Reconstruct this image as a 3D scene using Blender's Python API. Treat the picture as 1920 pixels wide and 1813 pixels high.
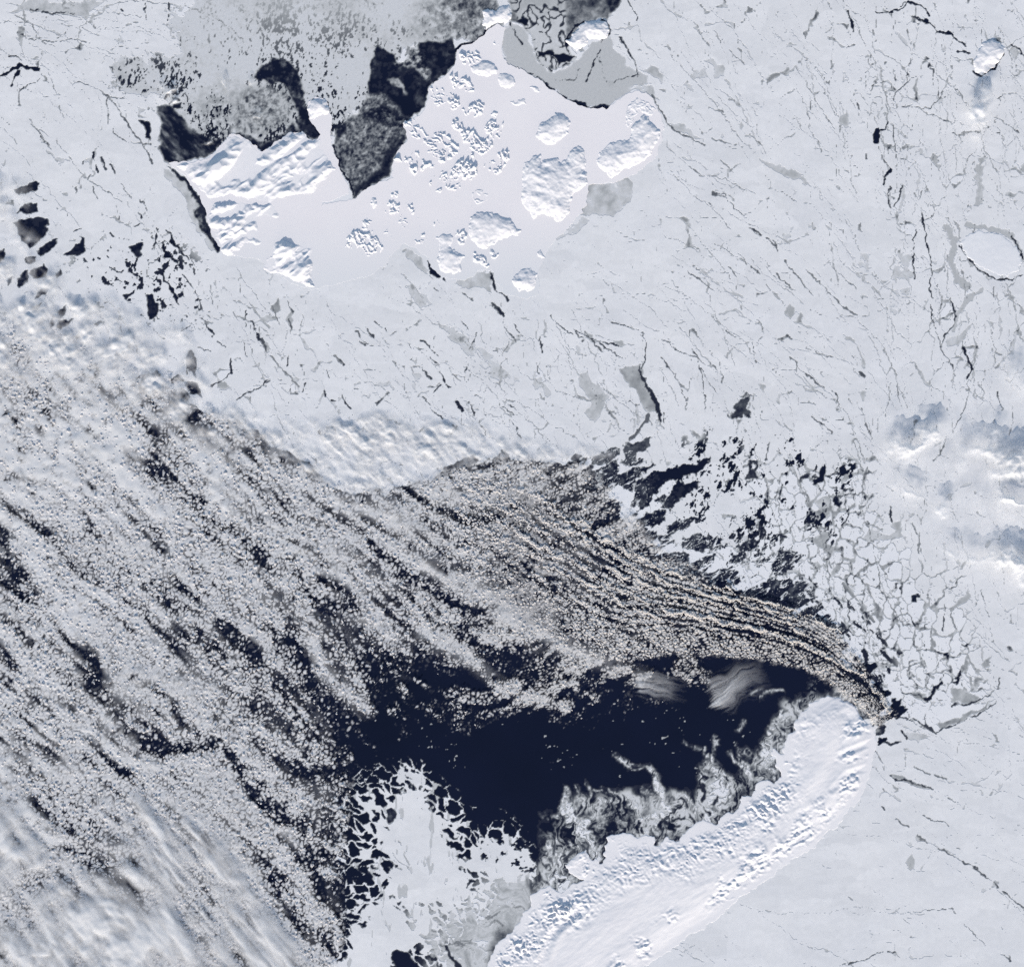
import bpy, math, random
import numpy as np
from mathutils import Vector

# ------------------------------------------------------------------ scene, camera, sky, sun, exposure
# One unit is about 400 m on the ground.  map_x / map_y are map coordinates (x east-ish, y down the sheet);
# world X = map_x - 960, world Y = 906.5 - map_y, Z is height.
scene = bpy.context.scene
for o in list(bpy.data.objects):
    bpy.data.objects.remove(o)
COL = scene.collection

CAM_H = 6000.0
cam_data = bpy.data.cameras.new('camera')
cam = bpy.data.objects.new('camera', cam_data)
COL.objects.link(cam)
cam.location = (0, 0, CAM_H)
cam_data.sensor_width = 36.0
cam_data.lens = 36.0 * CAM_H / 1920.0
cam_data.clip_start = 10.0
cam_data.clip_end = 200000.0
scene.camera = cam

SUN_EL = math.radians(19.0)
SUN_AZ = math.radians(-14.0)           # light travels towards +Y (up the sheet), slightly towards +X
d = Vector((-math.sin(SUN_AZ) * math.cos(SUN_EL), math.cos(SUN_AZ) * math.cos(SUN_EL), -math.sin(SUN_EL)))

world = bpy.data.worlds.new('World')
scene.world = world
world.use_nodes = True
wn = world.node_tree
sky = wn.nodes.new('ShaderNodeTexSky')
sky.sky_type = 'NISHITA'
sky.sun_disc = False
sky.sun_elevation = SUN_EL
sky.sun_rotation = math.pi + SUN_AZ
sky.altitude = 0
bg = wn.nodes['Background']
bg.inputs['Strength'].default_value = 0.105
wn.links.new(sky.outputs['Color'], bg.inputs['Color'])

sun_data = bpy.data.lights.new('sun', 'SUN')
sun_data.energy = 3.5
sun_data.angle = math.radians(0.5)
sun_data.color = (1.0, 0.915, 0.815)
sun = bpy.data.objects.new('sun', sun_data)
sun.rotation_euler = d.to_track_quat('-Z', 'Y').to_euler()
sun.location = (0, -3000, 3000)
COL.objects.link(sun)

scene.view_settings.view_transform = 'Standard'
scene.view_settings.look = 'None'
scene.view_settings.exposure = 0.585
scene.view_settings.gamma = 1.0
scene.view_settings.use_curve_mapping = False
scene.render.engine = 'CYCLES'
cy = scene.cycles
cy.use_denoising = False
cy.max_bounces = 6
cy.diffuse_bounces = 3
cy.transparent_max_bounces = 24
cy.transmission_bounces = 3

# ------------------------------------------------------------------ numeric helpers
RS = np.random.RandomState(7)
H = 1.62                                  # raster step
M = 42.0                                  # margin past the frame
NX = int((1920 + 2 * M) / H) + 1
NY = int((1813 + 2 * M) / H) + 1
xs = -M + H * np.arange(NX)
ys = -M + H * np.arange(NY)
X, Y = np.meshgrid(xs.astype(np.float32), ys.astype(np.float32))


def sstep(a, b, x):
    t = np.clip((x - a) / (b - a), 0, 1)
    return t * t * (3 - 2 * t)


TN = 1024


def tile(scale, seed, n=TN):
    """periodic smooth noise tile, unit step, feature size ~scale, unit std"""
    r = np.random.RandomState(seed).randn(n, n)
    f = np.fft.fftfreq(n)
    k2 = f[:, None] ** 2 + f[None, :n // 2 + 1] ** 2
    g = np.exp(-2 * (math.pi * scale * 0.42) ** 2 * k2)
    a = np.fft.irfft2(np.fft.rfft2(r) * g, s=(n, n))
    a -= a.mean()
    return (a / a.std()).astype(np.float32)


def bil(t, x, y):
    """periodic bilinear lookup"""
    n = t.shape[0]
    x0 = np.floor(x)
    y0 = np.floor(y)
    fx = (x - x0).astype(np.float32)
    fy = (y - y0).astype(np.float32)
    xi = x0.astype(np.int64) % n
    yi = y0.astype(np.int64) % n
    xj = (xi + 1) % n
    yj = (yi + 1) % n
    return (t[yi, xi] * (1 - fx) + t[yi, xj] * fx) * (1 - fy) + (t[yj, xi] * (1 - fx) + t[yj, xj] * fx) * fy


T8, T8b, T8c = tile(8, 1), tile(8, 2), tile(8, 3)


def noise(x, y, scale, seed=0):
    """smooth noise of feature size `scale`, unit std, any coordinates"""
    t = (T8, T8b, T8c)[seed % 3]
    s = 8.0 / scale
    return bil(t, x * s + 137.3 * seed, y * s + 91.7 * seed)


def fbm(x, y, scale, octv=4, seed=0, gain=0.55):
    a, out, tot = 1.0, 0, 0
    for o in range(octv):
        out = out + a * noise(x, y, scale / 2 ** o, seed + 5 * o)
        tot += a * a
        a *= gain
    return out / math.sqrt(tot)


def warp(x, y, scale, amp, seed=0, octv=3):
    return x + amp * fbm(x, y, scale, octv, seed), y + amp * fbm(x, y, scale, octv, seed + 11)


def pts(flat):
    return np.array(flat, dtype=np.float64).reshape(-1, 2)


def sdf(p, x, y):
    """signed distance to polygon, positive inside"""
    x = x.astype(np.float32)
    y = y.astype(np.float32)
    d2 = np.full(x.shape, 1e12, np.float32)
    ins = np.zeros(x.shape, bool)
    n = len(p)
    for i in range(n):
        ax, ay = map(float, p[i])
        bx, by = map(float, p[(i + 1) % n])
        ex, ey = bx - ax, by - ay
        L = ex * ex + ey * ey + 1e-9
        t = np.clip(((x - ax) * ex + (y - ay) * ey) / L, 0, 1)
        np.minimum(d2, (x - ax - t * ex) ** 2 + (y - ay - t * ey) ** 2, out=d2)
        if ay != by:
            c = (ay > y) != (by > y)
            ins ^= c & (x < (y - ay) * ex / (by - ay) + ax)
    dd = np.sqrt(d2)
    return np.where(ins, dd, -dd)


WX, WY = warp(X, Y, 16, 2.2, 3, 4)        # coast-like wobble used for every traced outline
WX2, WY2 = warp(X, Y, 9, 1.3, 8, 3)       # finer wobble for cracks
BRK = fbm(X, Y, 9, 2, 21)                 # used to break thin lines


def win(p, m):
    i0 = max(0, int((p[:, 0].min() - m + M) / H))
    i1 = min(NX, int((p[:, 0].max() + m + M) / H) + 2)
    j0 = max(0, int((p[:, 1].min() - m + M) / H))
    j1 = min(NY, int((p[:, 1].max() + m + M) / H) + 2)
    return slice(j0, j1), slice(i0, i1)


def carve(flat, val=0.0, soft=3.0, tex=0.0, tscale=8, grow=0.0, rag=False):
    """cut a traced opening into the ice, leaving ice of relative thickness val"""
    p = pts(flat)
    w = win(p, soft * 3 + 8)
    s = sdf(p, *(warp(X[w], Y[w], 12, 2.9, 6, 4) if rag else (WX[w], WY[w]))) + grow
    m = sstep(-soft, soft, s)
    v = val + (tex * fbm(X[w], Y[w], tscale, 3, int(p[0, 0]) % 50) if tex else 0)
    T[w] = np.minimum(T[w], v + (1 - v) * (1 - m))


def fill(flat, val=1.0, soft=3.0, tex=0.0, tscale=8, grow=0.0):
    """lay ice of relative thickness val inside a traced outline"""
    p = pts(flat)
    w = win(p, soft * 3 + 8)
    s = sdf(p, WX[w], WY[w]) + grow
    m = sstep(-soft, soft, s)
    v = val + (tex * fbm(X[w], Y[w], tscale, 3, int(p[0, 0]) % 50) if tex else 0)
    T[w] = np.maximum(T[w], v * m)


def linedist(p, w0, w1, w, x, y):
    """distance minus local half width along a polyline whose width runs w0..w1"""
    out = np.full(x.shape, 1e6, np.float32)
    seg = np.hypot(*np.diff(p, axis=0).T)
    cum = np.concatenate([[0], np.cumsum(seg)]) / max(seg.sum(), 1e-6)
    for i in range(len(p) - 1):
        ax, ay = map(float, p[i])
        bx, by = map(float, p[i + 1])
        ex, ey = bx - ax, by - ay
        L = ex * ex + ey * ey + 1e-9
        t = np.clip(((x - ax) * ex + (y - ay) * ey) / L, 0, 1)
        u = cum[i] + t * (cum[i + 1] - cum[i])
        r = 0.5 * (w0 + (w1 - w0) * u)
        np.minimum(out, np.sqrt((x - ax - t * ex) ** 2 + (y - ay - t * ey) ** 2) - r, out=out)
    return out


def lead(flat, w0=2.0, w1=None, val=0.0, brk=0.35, soft=0.8):
    """a traced crack of open or refrozen water"""
    p = pts(flat)
    w1 = w0 if w1 is None else w1
    if w0 < 6:
        w0, w1 = w0 * .8, w1 * .8
    w = win(p, max(w0, w1) + 8)
    s = linedist(p, w0, w1, w, WX2[w], WY2[w]) + brk * min(max(w0, w1), 4.0) * 0.5 * BRK[w]
    m = 1 - sstep(-soft, soft, s)
    T[w] = np.minimum(T[w], val + (1 - val) * (1 - m))


def plume(flat, w0, w1, val=0.7, soft=3.0, tex=0.25, tscale=7, slush=False):
    p = pts(flat)
    w = win(p, max(w0, w1) + soft * 2 + 8)
    s = linedist(p, w0, w1, w, WX[w], WY[w])
    m = 1 - sstep(-soft, soft, s)
    v = val + tex * fbm(X[w], Y[w], tscale, 3, int(p[0, 0]) % 40)
    if slush:
        v = v * SLUSH[w]
    T[w] = np.maximum(T[w], np.clip(v, 0, 1) * m)


def idw(ctrl, power=2.5, cs=24):
    """smooth field from control points (x, y, v...) on the raster"""
    c = np.array(ctrl, float)
    gx = np.arange(-M - cs, 1920 + M + 2 * cs, cs)
    gy = np.arange(-M - cs, 1813 + M + 2 * cs, cs)
    A, B = np.meshgrid(gx, gy)
    num, den = 0, 0
    for r in c:
        wgt = 1 / ((A - r[0]) ** 2 + (B - r[1]) ** 2 + 900) ** (power / 2)
        num = num + wgt[..., None] * r[2:]
        den = den + wgt
    f = num / den[..., None]
    fx = (X + M + cs) / cs
    fy = (Y + M + cs) / cs
    xi, yi = fx.astype(int), fy.astype(int)
    tx, ty = fx - xi, fy - yi
    res = []
    for k in range(f.shape[2]):
        g = f[..., k]
        res.append(((g[yi, xi] * (1 - tx) + g[yi, xi + 1] * tx) * (1 - ty) + (g[yi + 1, xi] * (1 - tx) + g[yi + 1, xi + 1] * tx) * ty).astype(np.float32))
    return res


def voronoi(x, y, c, seed, ca=None, sa=None, ratio=1.0, reach=1, jit=0.9):
    """distance to the nearest cell border and a random number per border"""
    r = np.random.RandomState(seed)
    n = 256
    ox, oy, oid = (r.rand(n, n) - .5) * jit + .5, (r.rand(n, n) - .5) * jit + .5, r.rand(n, n)
    ox, oy, oid = ox.astype(np.float32), oy.astype(np.float32), oid.astype(np.float32)
    gx, gy = x / c, y / c
    ix, iy = np.floor(gx).astype(np.int32), np.floor(gy).astype(np.int32)
    f1 = np.full(x.shape, 1e9, np.float32)
    f2 = f1.copy()
    i1 = np.zeros(x.shape, np.float32)
    i2 = i1.copy()
    for dj in range(-reach, reach + 1):
        for di in range(-reach, reach + 1):
            a, b = (iy + dj) % n, (ix + di) % n
            dx = ix + di + ox[a, b] - gx
            dy = iy + dj + oy[a, b] - gy
            if ca is not None:
                dx, dy = dx * ca + dy * sa, (-dx * sa + dy * ca) * ratio
            dd = dx * dx + dy * dy
            idv = oid[a, b]
            n1 = dd < f1
            n2 = (~n1) & (dd < f2)
            f2 = np.where(n1, f1, np.where(n2, dd, f2))
            i2 = np.where(n1, i1, np.where(n2, idv, i2))
            i1 = np.where(n1, idv, i1)
            f1 = np.where(n1, dd, f1)
    edge = (np.sqrt(f2) - np.sqrt(f1)) * c * 0.5
    return edge, np.mod((i1 + i2) * 37.7, 1.0), i1, np.sqrt(f1)


def voronoi_half(x, y, c, seed, ca, sa, ratio, reach):
    """the same at half the raster, for the large plates"""
    e_, h_, i_, f_ = voronoi(x[::2, ::2], y[::2, ::2], c, seed, ca[::2, ::2], sa[::2, ::2], ratio, reach)
    ny, nx = x.shape

    def up(a):
        a = np.repeat(np.repeat(a, 2, 0), 2, 1)
        return np.pad(a, ((0, max(0, ny - a.shape[0])), (0, max(0, nx - a.shape[1]))), mode='edge')[:ny, :nx]
    yy, xx = np.arange(ny) / 2., np.arange(nx) / 2.
    y0 = np.minimum(yy.astype(int), e_.shape[0] - 2)
    x0 = np.minimum(xx.astype(int), e_.shape[1] - 2)
    ty, tx = (yy - y0)[:, None].astype(np.float32), (xx - x0)[None, :].astype(np.float32)
    r0 = e_[y0][:, x0] * (1 - tx) + e_[y0][:, x0 + 1] * tx
    r1 = e_[y0 + 1][:, x0] * (1 - tx) + e_[y0 + 1][:, x0 + 1] * tx
    return r0 * (1 - ty) + r1 * ty, up(h_), up(i_), None

# ------------------------------------------------------------------ the ice sheet: relative thickness T (0 open water, 1 thick snowy pack)
T = np.ones((NY, NX), np.float32)

ang = idw([(1300, 100, 55), (1250, 250, 50), (1450, 300, 50), (1500, 100, 60), (1650, 150, 80), (1620, 300, 75), (1750, 300, 85),
           (1850, 250, 90), (1300, 450, 25), (1200, 550, 15), (1400, 550, 40), (1500, 500, 42), (1550, 650, 40), (1700, 650, 85),
           (1850, 650, 95), (1300, 750, 70), (1150, 700, 50), (1000, 700, 55), (850, 750, 50), (700, 650, 45), (550, 650, 60),
           (400, 550, 60), (300, 450, 60), (200, 300, 65), (100, 150, 30), (150, 50, 10), (1600, 1000, 95), (1700, 1150, 80),
           (1800, 1400, 15), (1700, 1550, 25), (1850, 1650, 35), (1600, 1700, 20), (1450, 800, 80), (1500, 650, 30)])[0] * math.pi / 180
CA, SA = np.cos(ang), np.sin(ang)
crk = idw([(100, 100, .8), (200, 250, .3), (150, 450, .4), (350, 600, .6), (550, 650, .7), (750, 700, .75), (900, 700, .7), (700, 560, .3),
           (1100, 450, .25), (1150, 560, .45), (1300, 300, .6), (1300, 150, .6), (1200, 700, .8), (1400, 700, .65), (1500, 300, .45), (1600, 200, .95),
           (1700, 300, .95), (1640, 60, .9), (1800, 300, .6), (1850, 700, .45), (1600, 500, .5), (1550, 700, .45), (1700, 1000, .6), (1600, 1150, 1),
           (1700, 1250, 1), (1550, 950, 1), (1500, 850, .9), (1850, 1150, .35), (1850, 1250, .4), (1800, 1500, .3), (1600, 1650, .08),
           (1750, 1700, .22), (1300, 820, .5), (1480, 1700, 0), (950, 450, .05), (1150, 300, .05), (1500, 1750, .1), (1050, 520, .1), (1300, 520, .7), (1700, 1450, .35)])[0]

FLOE = sstep(-40, 40, sdf(pts([1400, 870, 1620, 850, 1650, 960, 1720, 1060, 1790, 1060, 1840, 1200, 1850, 1300, 1720, 1330, 1600, 1220, 1530, 1100, 1400, 1080]), WX, WY))
FLO2 = sstep(-40, 40, sdf(pts([1580, 60, 1700, 140, 1700, 430, 1640, 420, 1600, 300]), WX, WY))
FLO3 = sstep(-40, 40, sdf(pts([700, 610, 860, 640, 960, 760, 900, 830, 760, 700]), WX, WY))

wx, wy = warp(X, Y, 30, 4.5, 31, 4)
# long lens-shaped plates
e, hsh, _, _ = voronoi_half(wx, wy, 46, 5, CA, SA, 2.7, 3)
e = e * 0.9
dep = np.clip(.2 + crk * 1.3 * hsh ** 1.1, 0, 1) * (0.55 + 0.45 * np.clip(0.5 + BRK, 0, 1)) * sstep(0, .12, crk)
wid = 0.6 + 1.6 * np.mod(hsh * 7.3, 1.0) ** 3
T -= (0.62 + .3 * sstep(.93, .97, np.mod(hsh * 11.1, 1.0))) * dep * (1 - sstep(0.3 * wid, wid + 0.9, e))
# smaller plates
e, hsh, _, _ = voronoi_half(wx + 300, wy, 20, 6, CA, SA, 2.0, 2)
dep = np.clip(crk * 1.0 * hsh ** 2, 0, 1) * sstep(-.6, 1.2, fbm(X, Y, 60, 2, 77)) * (0.4 + 0.6 * np.clip(0.5 + BRK, 0, 1))
T -= 0.48 * dep * (1 - sstep(0.3, 1.8, e))
# rounded floes of the broken pack
wx3, wy3 = warp(X, Y, 22, 3.6, 41, 4)
e, hsh, cid, f1 = voronoi(wx3, wy3, 33, 9, CA, SA, 1.3, 2)
gap = np.clip(1.0 + 1.2 * fbm(X, Y, 34, 3, 55), 0.4, 3.6)
dep = (0.32 + 0.25 * hsh + .5 * sstep(.82, .9, hsh) * sstep(-.3, .6, fbm(X, Y, 50, 2, 56))) * FLOE * (0.9 + 0.3 * BRK).clip(0.72, 1)
T -= np.clip(dep, 0, 1) * (1 - sstep(0.5 * gap, gap + 1.5, e))
e, hsh, _, _ = voronoi(wx3 + 77, wy3, 15, 19, CA, SA, 1.2, 1)
sm = np.maximum.reduce([FLOE * sstep(-.4, .9, fbm(X, Y, 46, 3, 91)), 0.9 * FLO2 * sstep(-.6, .8, fbm(X, Y, 40, 2, 92)), .7 * FLO3 * sstep(-.2, .9, fbm(X, Y, 30, 2, 93))])
T -= sm * (0.2 + 0.38 * hsh ** 2 + .3 * sstep(.9, .95, hsh)) * (1 - sstep(0.3, 1.9, e)) * np.clip(.6 + BRK, 0, 1)
# big rounded plates of the eastern and central pack with refrozen grey seams
FLO4 = np.maximum.reduce([sstep(-60, 60, sdf(pts([1640, 60, 1960, 0, 1960, 760, 1700, 800, 1640, 600, 1680, 400]), WX, WY)), sstep(-50, 50, sdf(pts([860, 580, 1180, 600, 1240, 800, 1000, 830, 900, 740]), WX, WY)),
                          .8 * sstep(-40, 40, sdf(pts([-60, -60, 220, -60, 230, 120, 60, 140, -60, 90]), WX, WY)), .8 * sstep(-60, 60, sdf(pts([380, 560, 620, 600, 760, 700, 640, 780, 470, 720]), WX, WY))])
e, hsh, _, _ = voronoi(wx3 + 500, wy3, 58, 39, CA, SA, 1.7, 2)
gap = .3 + 4.5 * sstep(.66, 1, np.mod(hsh * 5.7, 1.0)) * np.clip(.5 + fbm(X, Y, 30, 2, 58), 0, 1.4)
dep = (.22 + .26 * hsh ** 2) * FLO4 * (.95 + .3 * BRK).clip(.8, 1.1)
T -= np.clip(dep, 0, 1) * (1 - sstep(.6 * gap, gap + 1.1, e))
# fine grey brash in the pack
T -= 0.10 * crk * np.clip(fbm(X * CA * 0.5 + Y * SA * 0.5, (Y * CA - X * SA), 7, 3, 14) - 0.9, 0, 1)

# long curving fractures that follow the drift of the pack
rs_ = np.random.RandomState(57)
nfr = 0
AN8 = ang[::8, ::8]
while nfr < 900:
    px_, py_ = rs_.rand() * 1980 - 30, rs_.rand() * 1873 - 30
    ii, jj_ = int((px_ + M) / H), int((py_ + M) / H)
    if rs_.rand() > crk[jj_, ii] * 1.1 + .05 or (300 < px_ < 1240 and py_ < 500 and py_ > 60 and px_ < 1250 - .2 * py_):
        nfr += .2
        continue
    nfr += 1
    ln_ = rs_.choice([50, 90, 150, 240, 380], p=[.2, .28, .27, .17, .08])
    line, tw = [], rs_.randn() * .22
    for q_ in range(int(ln_ / 9)):
        line += [px_, py_]
        ii, jj_ = min(max(int((px_ + M) / H / 8), 0), AN8.shape[1] - 1), min(max(int((py_ + M) / H / 8), 0), AN8.shape[0] - 1)
        tw += rs_.randn() * .10
        tw *= .93
        a_ = AN8[jj_, ii] + tw
        px_ += 9 * math.cos(a_)
        py_ += 9 * math.sin(a_)
    if len(line) > 4:
        w0_ = rs_.choice([.9, 1.3, 1.9, 3.4], p=[.45, .35, .15, .05])
        lead(line, w0_ * .5, w0_, rs_.choice([.70, .62, .5, .3], p=[.35, .35, .22, .08]), .3, 1.0)

# refrozen grey patches and channels  (val = how thick)
for v, f in [
    (.78, [1292, 143, 1320, 120, 1330, 118, 1322, 150, 1335, 152, 1300, 148]), (.74, [1318, 115, 1335, 108, 1358, 120, 1360, 145, 1335, 150, 1338, 125]),
    (.8, [1268, 165, 1290, 155, 1310, 160, 1300, 172]), (.78, [1268, 192, 1285, 190, 1300, 198, 1290, 205, 1272, 200]),
    (.72, [1135, 193, 1175, 170, 1200, 160, 1222, 165, 1235, 190, 1215, 178, 1195, 168, 1160, 185, 1140, 203]),
    (.66, [1200, 135, 1225, 125, 1243, 145, 1240, 160, 1225, 145, 1205, 138]), (.76, [1262, 228, 1290, 238, 1325, 268, 1300, 260, 1270, 245, 1252, 236]),
    (.74, [1275, 288, 1300, 300, 1330, 298, 1300, 303, 1285, 300]), (.8, [1262, 310, 1275, 320, 1278, 332, 1264, 320]),
    (.72, [1100, 345, 1150, 342, 1175, 330, 1185, 345, 1185, 375, 1150, 405, 1120, 400, 1090, 405, 1095, 370]), (.8, [1080, 405, 1110, 410, 1080, 440, 1050, 450, 1025, 470, 1020, 460, 1050, 430]),
    (.7, [1420, 292, 1455, 305, 1495, 325, 1525, 352, 1500, 340, 1450, 318, 1425, 300]), (.68, [1575, 215, 1590, 218, 1594, 238, 1585, 245, 1577, 232]),
    (.8, [740, 465, 758, 457, 780, 475, 800, 500, 808, 518, 795, 515, 775, 490, 755, 470]), (.72, [764, 470, 790, 480, 805, 505, 800, 515, 785, 500]),
    (.7, [850, 530, 880, 515, 908, 505, 925, 515, 925, 545, 900, 540, 870, 540]), (.8, [755, 535, 800, 540, 810, 565, 790, 590, 770, 560]),
    (.8, [815, 605, 850, 612, 880, 640, 920, 665, 945, 690, 975, 720, 960, 730, 920, 705, 880, 670, 850, 640]), (.82, [765, 700, 790, 698, 788, 735, 775, 738, 765, 715]),
    (.78, [1005, 690, 1015, 712, 1035, 738, 1025, 748, 1005, 735, 998, 712]), (.72, [1090, 698, 1105, 695, 1110, 715, 1130, 725, 1140, 745, 1125, 780, 1110, 790, 1098, 775, 1110, 755, 1090, 730, 1085, 710]),
    (.76, [1078, 630, 1090, 650, 1085, 675, 1095, 682, 1080, 672]), (.76, [1140, 735, 1165, 730, 1180, 720, 1170, 740, 1145, 750, 1135, 765]),
    (.6, [1160, 690, 1200, 685, 1206, 712, 1222, 740, 1234, 772, 1212, 772, 1195, 745, 1172, 715, 1170, 700]), (.66, [1095, 620, 1112, 625, 1110, 640, 1098, 632]),
    (.6, [1148, 640, 1165, 632, 1175, 645, 1165, 652]), (.62, [1472, 578, 1484, 568, 1492, 580, 1484, 602, 1474, 592]), (.62, [1500, 590, 1506, 590, 1505, 608, 1494, 605]),
    (.68, [1490, 605, 1515, 610, 1530, 618, 1505, 614]), (.6, [1422, 718, 1434, 720, 1432, 735, 1426, 730]), (.72, [1615, 735, 1625, 735, 1624, 755, 1617, 752]),
    (.8, [1610, 480, 1632, 475, 1622, 520, 1612, 535]), (.8, [1676, 475, 1710, 470, 1714, 525, 1670, 535, 1672, 510]), (.82, [1670, 540, 1710, 535, 1690, 570, 1685, 598, 1668, 580]),
    (.75, [1832, 605, 1818, 620, 1806, 640, 1778, 650, 1775, 635, 1800, 620]), (.7, [1855, 600, 1866, 605, 1860, 622]), (.76, [1898, 625, 1910, 615, 1900, 660, 1892, 670]),
    (.66, [1830, 300, 1845, 295, 1848, 305, 1836, 312]), (.72, [1830, 318, 1845, 315, 1842, 385, 1828, 382, 1835, 345]),
    (.6, [1515, 1012, 1545, 1000, 1560, 995, 1564, 1002, 1552, 1015, 1578, 1022, 1562, 1035, 1555, 1048, 1545, 1032]), (.7, [1520, 935, 1550, 928, 1565, 960, 1550, 975, 1540, 960]),
    (.72, [1615, 1010, 1635, 985, 1650, 965, 1640, 990, 1670, 1005, 1690, 985, 1690, 1010, 1650, 1015]), (.65, [1672, 985, 1685, 975, 1690, 1000, 1676, 995]),
    (.62, [1815, 1105, 1822, 1118, 1800, 1135, 1785, 1140, 1795, 1125]), (.6, [1820, 1215, 1828, 1205, 1826, 1220]), (.55, [1840, 1245, 1860, 1230, 1856, 1250, 1845, 1255]),
    (.62, [1780, 1290, 1800, 1290, 1840, 1305, 1830, 1318, 1785, 1318]), (.55, [1710, 1295, 1740, 1300, 1735, 1310, 1712, 1305]), (.55, [1760, 1360, 1790, 1345, 1830, 1330, 1868, 1312, 1845, 1330, 1800, 1352, 1765, 1368]),
    (.7, [1695, 1370, 1730, 1375, 1745, 1382, 1724, 1393, 1700, 1382]), (.82, [1725, 1475, 1760, 1490, 1750, 1478]), (.75, [1660, 1480, 1690, 1495, 1695, 1505, 1670, 1492]),
    (.5, [1668, 1452, 1690, 1455, 1750, 1478, 1700, 1468, 1680, 1466]),
    (.72, [10, 30, 60, 0, 150, 5, 200, 0, 160, 30, 130, 28, 80, 20]), (.78, [215, 0, 225, 60, 240, 95, 228, 80, 218, 40]), (.72, [255, 195, 275, 205, 262, 222]),
    (.75, [300, 305, 345, 340, 375, 385, 390, 430, 410, 470, 395, 470, 360, 420, 345, 370, 310, 330]),
    (.5, [508, 580, 522, 560, 528, 582, 518, 590]), (.6, [538, 600, 552, 585, 548, 620]), (.65, [480, 620, 500, 640, 505, 665, 490, 645]),
]:
    carve(f, min(v + .045, .85), 2.6, 0.04, 12)
for v, w_, f in [
    (.72, 13, [1775, 425, 1790, 450, 1783, 490, 1795, 525, 1815, 538]), (.72, 10, [1812, 423, 1850, 427, 1897, 441]), (.74, 9, [1842, 545, 1815, 560, 1792, 592, 1788, 620]),
    (.72, 8, [1836, 315, 1838, 350, 1832, 385]), (.8, 6, [1690, 345, 1695, 370, 1688, 385]), (.8, 5, [1710, 300, 1725, 330, 1715, 370]), (.76, 4, [1585, 1330, 1600, 1345]),
    (.78, 3, [1500, 100, 1520, 135, 1530, 200]), (.8, 3, [1690, 140, 1705, 200, 1700, 260]), (.76, 3, [1540, 410, 1580, 455, 1600, 490, 1640, 545]),
    (.7, 5, [1580, 630, 1600, 640, 1615, 660, 1622, 690]), (.8, 4, [1490, 720, 1540, 725, 1560, 740, 1575, 770]), (.8, 3, [1470, 650, 1540, 665, 1600, 680]),
    (.78, 3, [1440, 680, 1490, 700, 1540, 745]), (.8, 4, [1800, 640, 1780, 640]), (.78, 4, [1770, 1020, 1775, 1060, 1772, 1080]), (.76, 3, [1790, 990, 1797, 1030, 1797, 1090]),
    (.8, 5, [1780, 930, 1800, 915, 1820, 905]), (.75, 3, [1690, 950, 1695, 955, 1690, 975]), (.8, 2.5, [1875, 1170, 1880, 1150, 1920, 1130]), (.8, 2.5, [1890, 1260, 1905, 1245, 1960, 1225]),
    (.8, 3, [1700, 1405, 1760, 1425, 1800, 1450, 1850, 1480]), (.82, 3, [1890, 1350, 1895, 1450, 1865, 1490]), (.82, 2, [1770, 1425, 1840, 1425, 1870, 1410]),
    (.8, 3, [1800, 1470, 1840, 1465, 1870, 1440]), (.76, 4, [1720, 1570, 1745, 1580, 1790, 1600]), (.82, 3, [1670, 1430, 1700, 1440]),
    (.74, 3, [1080, 580, 1115, 575, 1130, 588, 1138, 605]), (.8, 2.5, [1100, 515, 1140, 508, 1170, 520]), (.8, 2.5, [1260, 525, 1285, 570, 1310, 610, 1320, 650]),
    (.74, 4, [1350, 590, 1380, 580, 1400, 595, 1425, 605]), (.74, 4, [1310, 500, 1360, 545, 1400, 560]), (.75, 3, [1130, 60, 1195, 50, 1205, 80, 1240, 110]),
    (.72, 4, [1240, 0, 1260, 25, 1290, 40, 1320, 70]), (.78, 3, [1320, 160, 1350, 170, 1390, 200]), (.76, 3, [1360, 150, 1390, 200, 1430, 290]),
    (.78, 3, [1395, 85, 1420, 130, 1440, 160]), (.8, 4, [1455, 65, 1480, 85, 1520, 115, 1550, 145]),
]:
    lead(f, w_, w_, v, 0.5, 1.6)

# grey young ice north-west of the archipelago
p = pts([340, -80, 334, 20, 318, 60, 322, 96, 290, 84, 238, 92, 220, 118, 222, 150, 238, 172, 262, 197, 300, 196, 330, 260, 430, 256, 490, 285, 600, 258, 640, 240, 700, 190, 720, 110, 800, 90, 870, 75, 912, 55, 930, 8, 960, -80])
s = sdf(p, WX, WY)
nil = 0.825 + 0.035 * fbm(X, Y, 70, 4, 61) - .05 * sstep(330, 240, X) + 0.02 * fbm(X, Y, 5, 2, 62)
dark = sstep(60, 0, np.hypot(X - 530, (Y - 165))) * .10 + sstep(150, 20, np.hypot((X - 890), (Y - 30) * 1.25)) * .36
dark = dark + sstep(130, 10, np.hypot(X - 440, (Y - 230) * 1.3)) * 0.22
nil = nil - dark * (1 + 0.4 * fbm(X, Y, 9, 5, 63, .7))
# black specks and cracks opening southwards
spk = sstep(-60, 200, Y) * sstep(1.25, 1.5, fbm(X * 1.3, Y * .75, 5, 3, 64, .65) + .8 * fbm(X, Y, 60, 3, 65) - .15 + 0.35 * sstep(120, 0, np.hypot(X - 600, (Y - 150) * .8)))
nil = np.minimum(nil, .845) * (1 - .95 * spk)
m = sstep(-16, 16, s + 12 * fbm(X, Y, 44, 4, 66))
T = np.minimum(T, nil * m + (1 - m))

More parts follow.
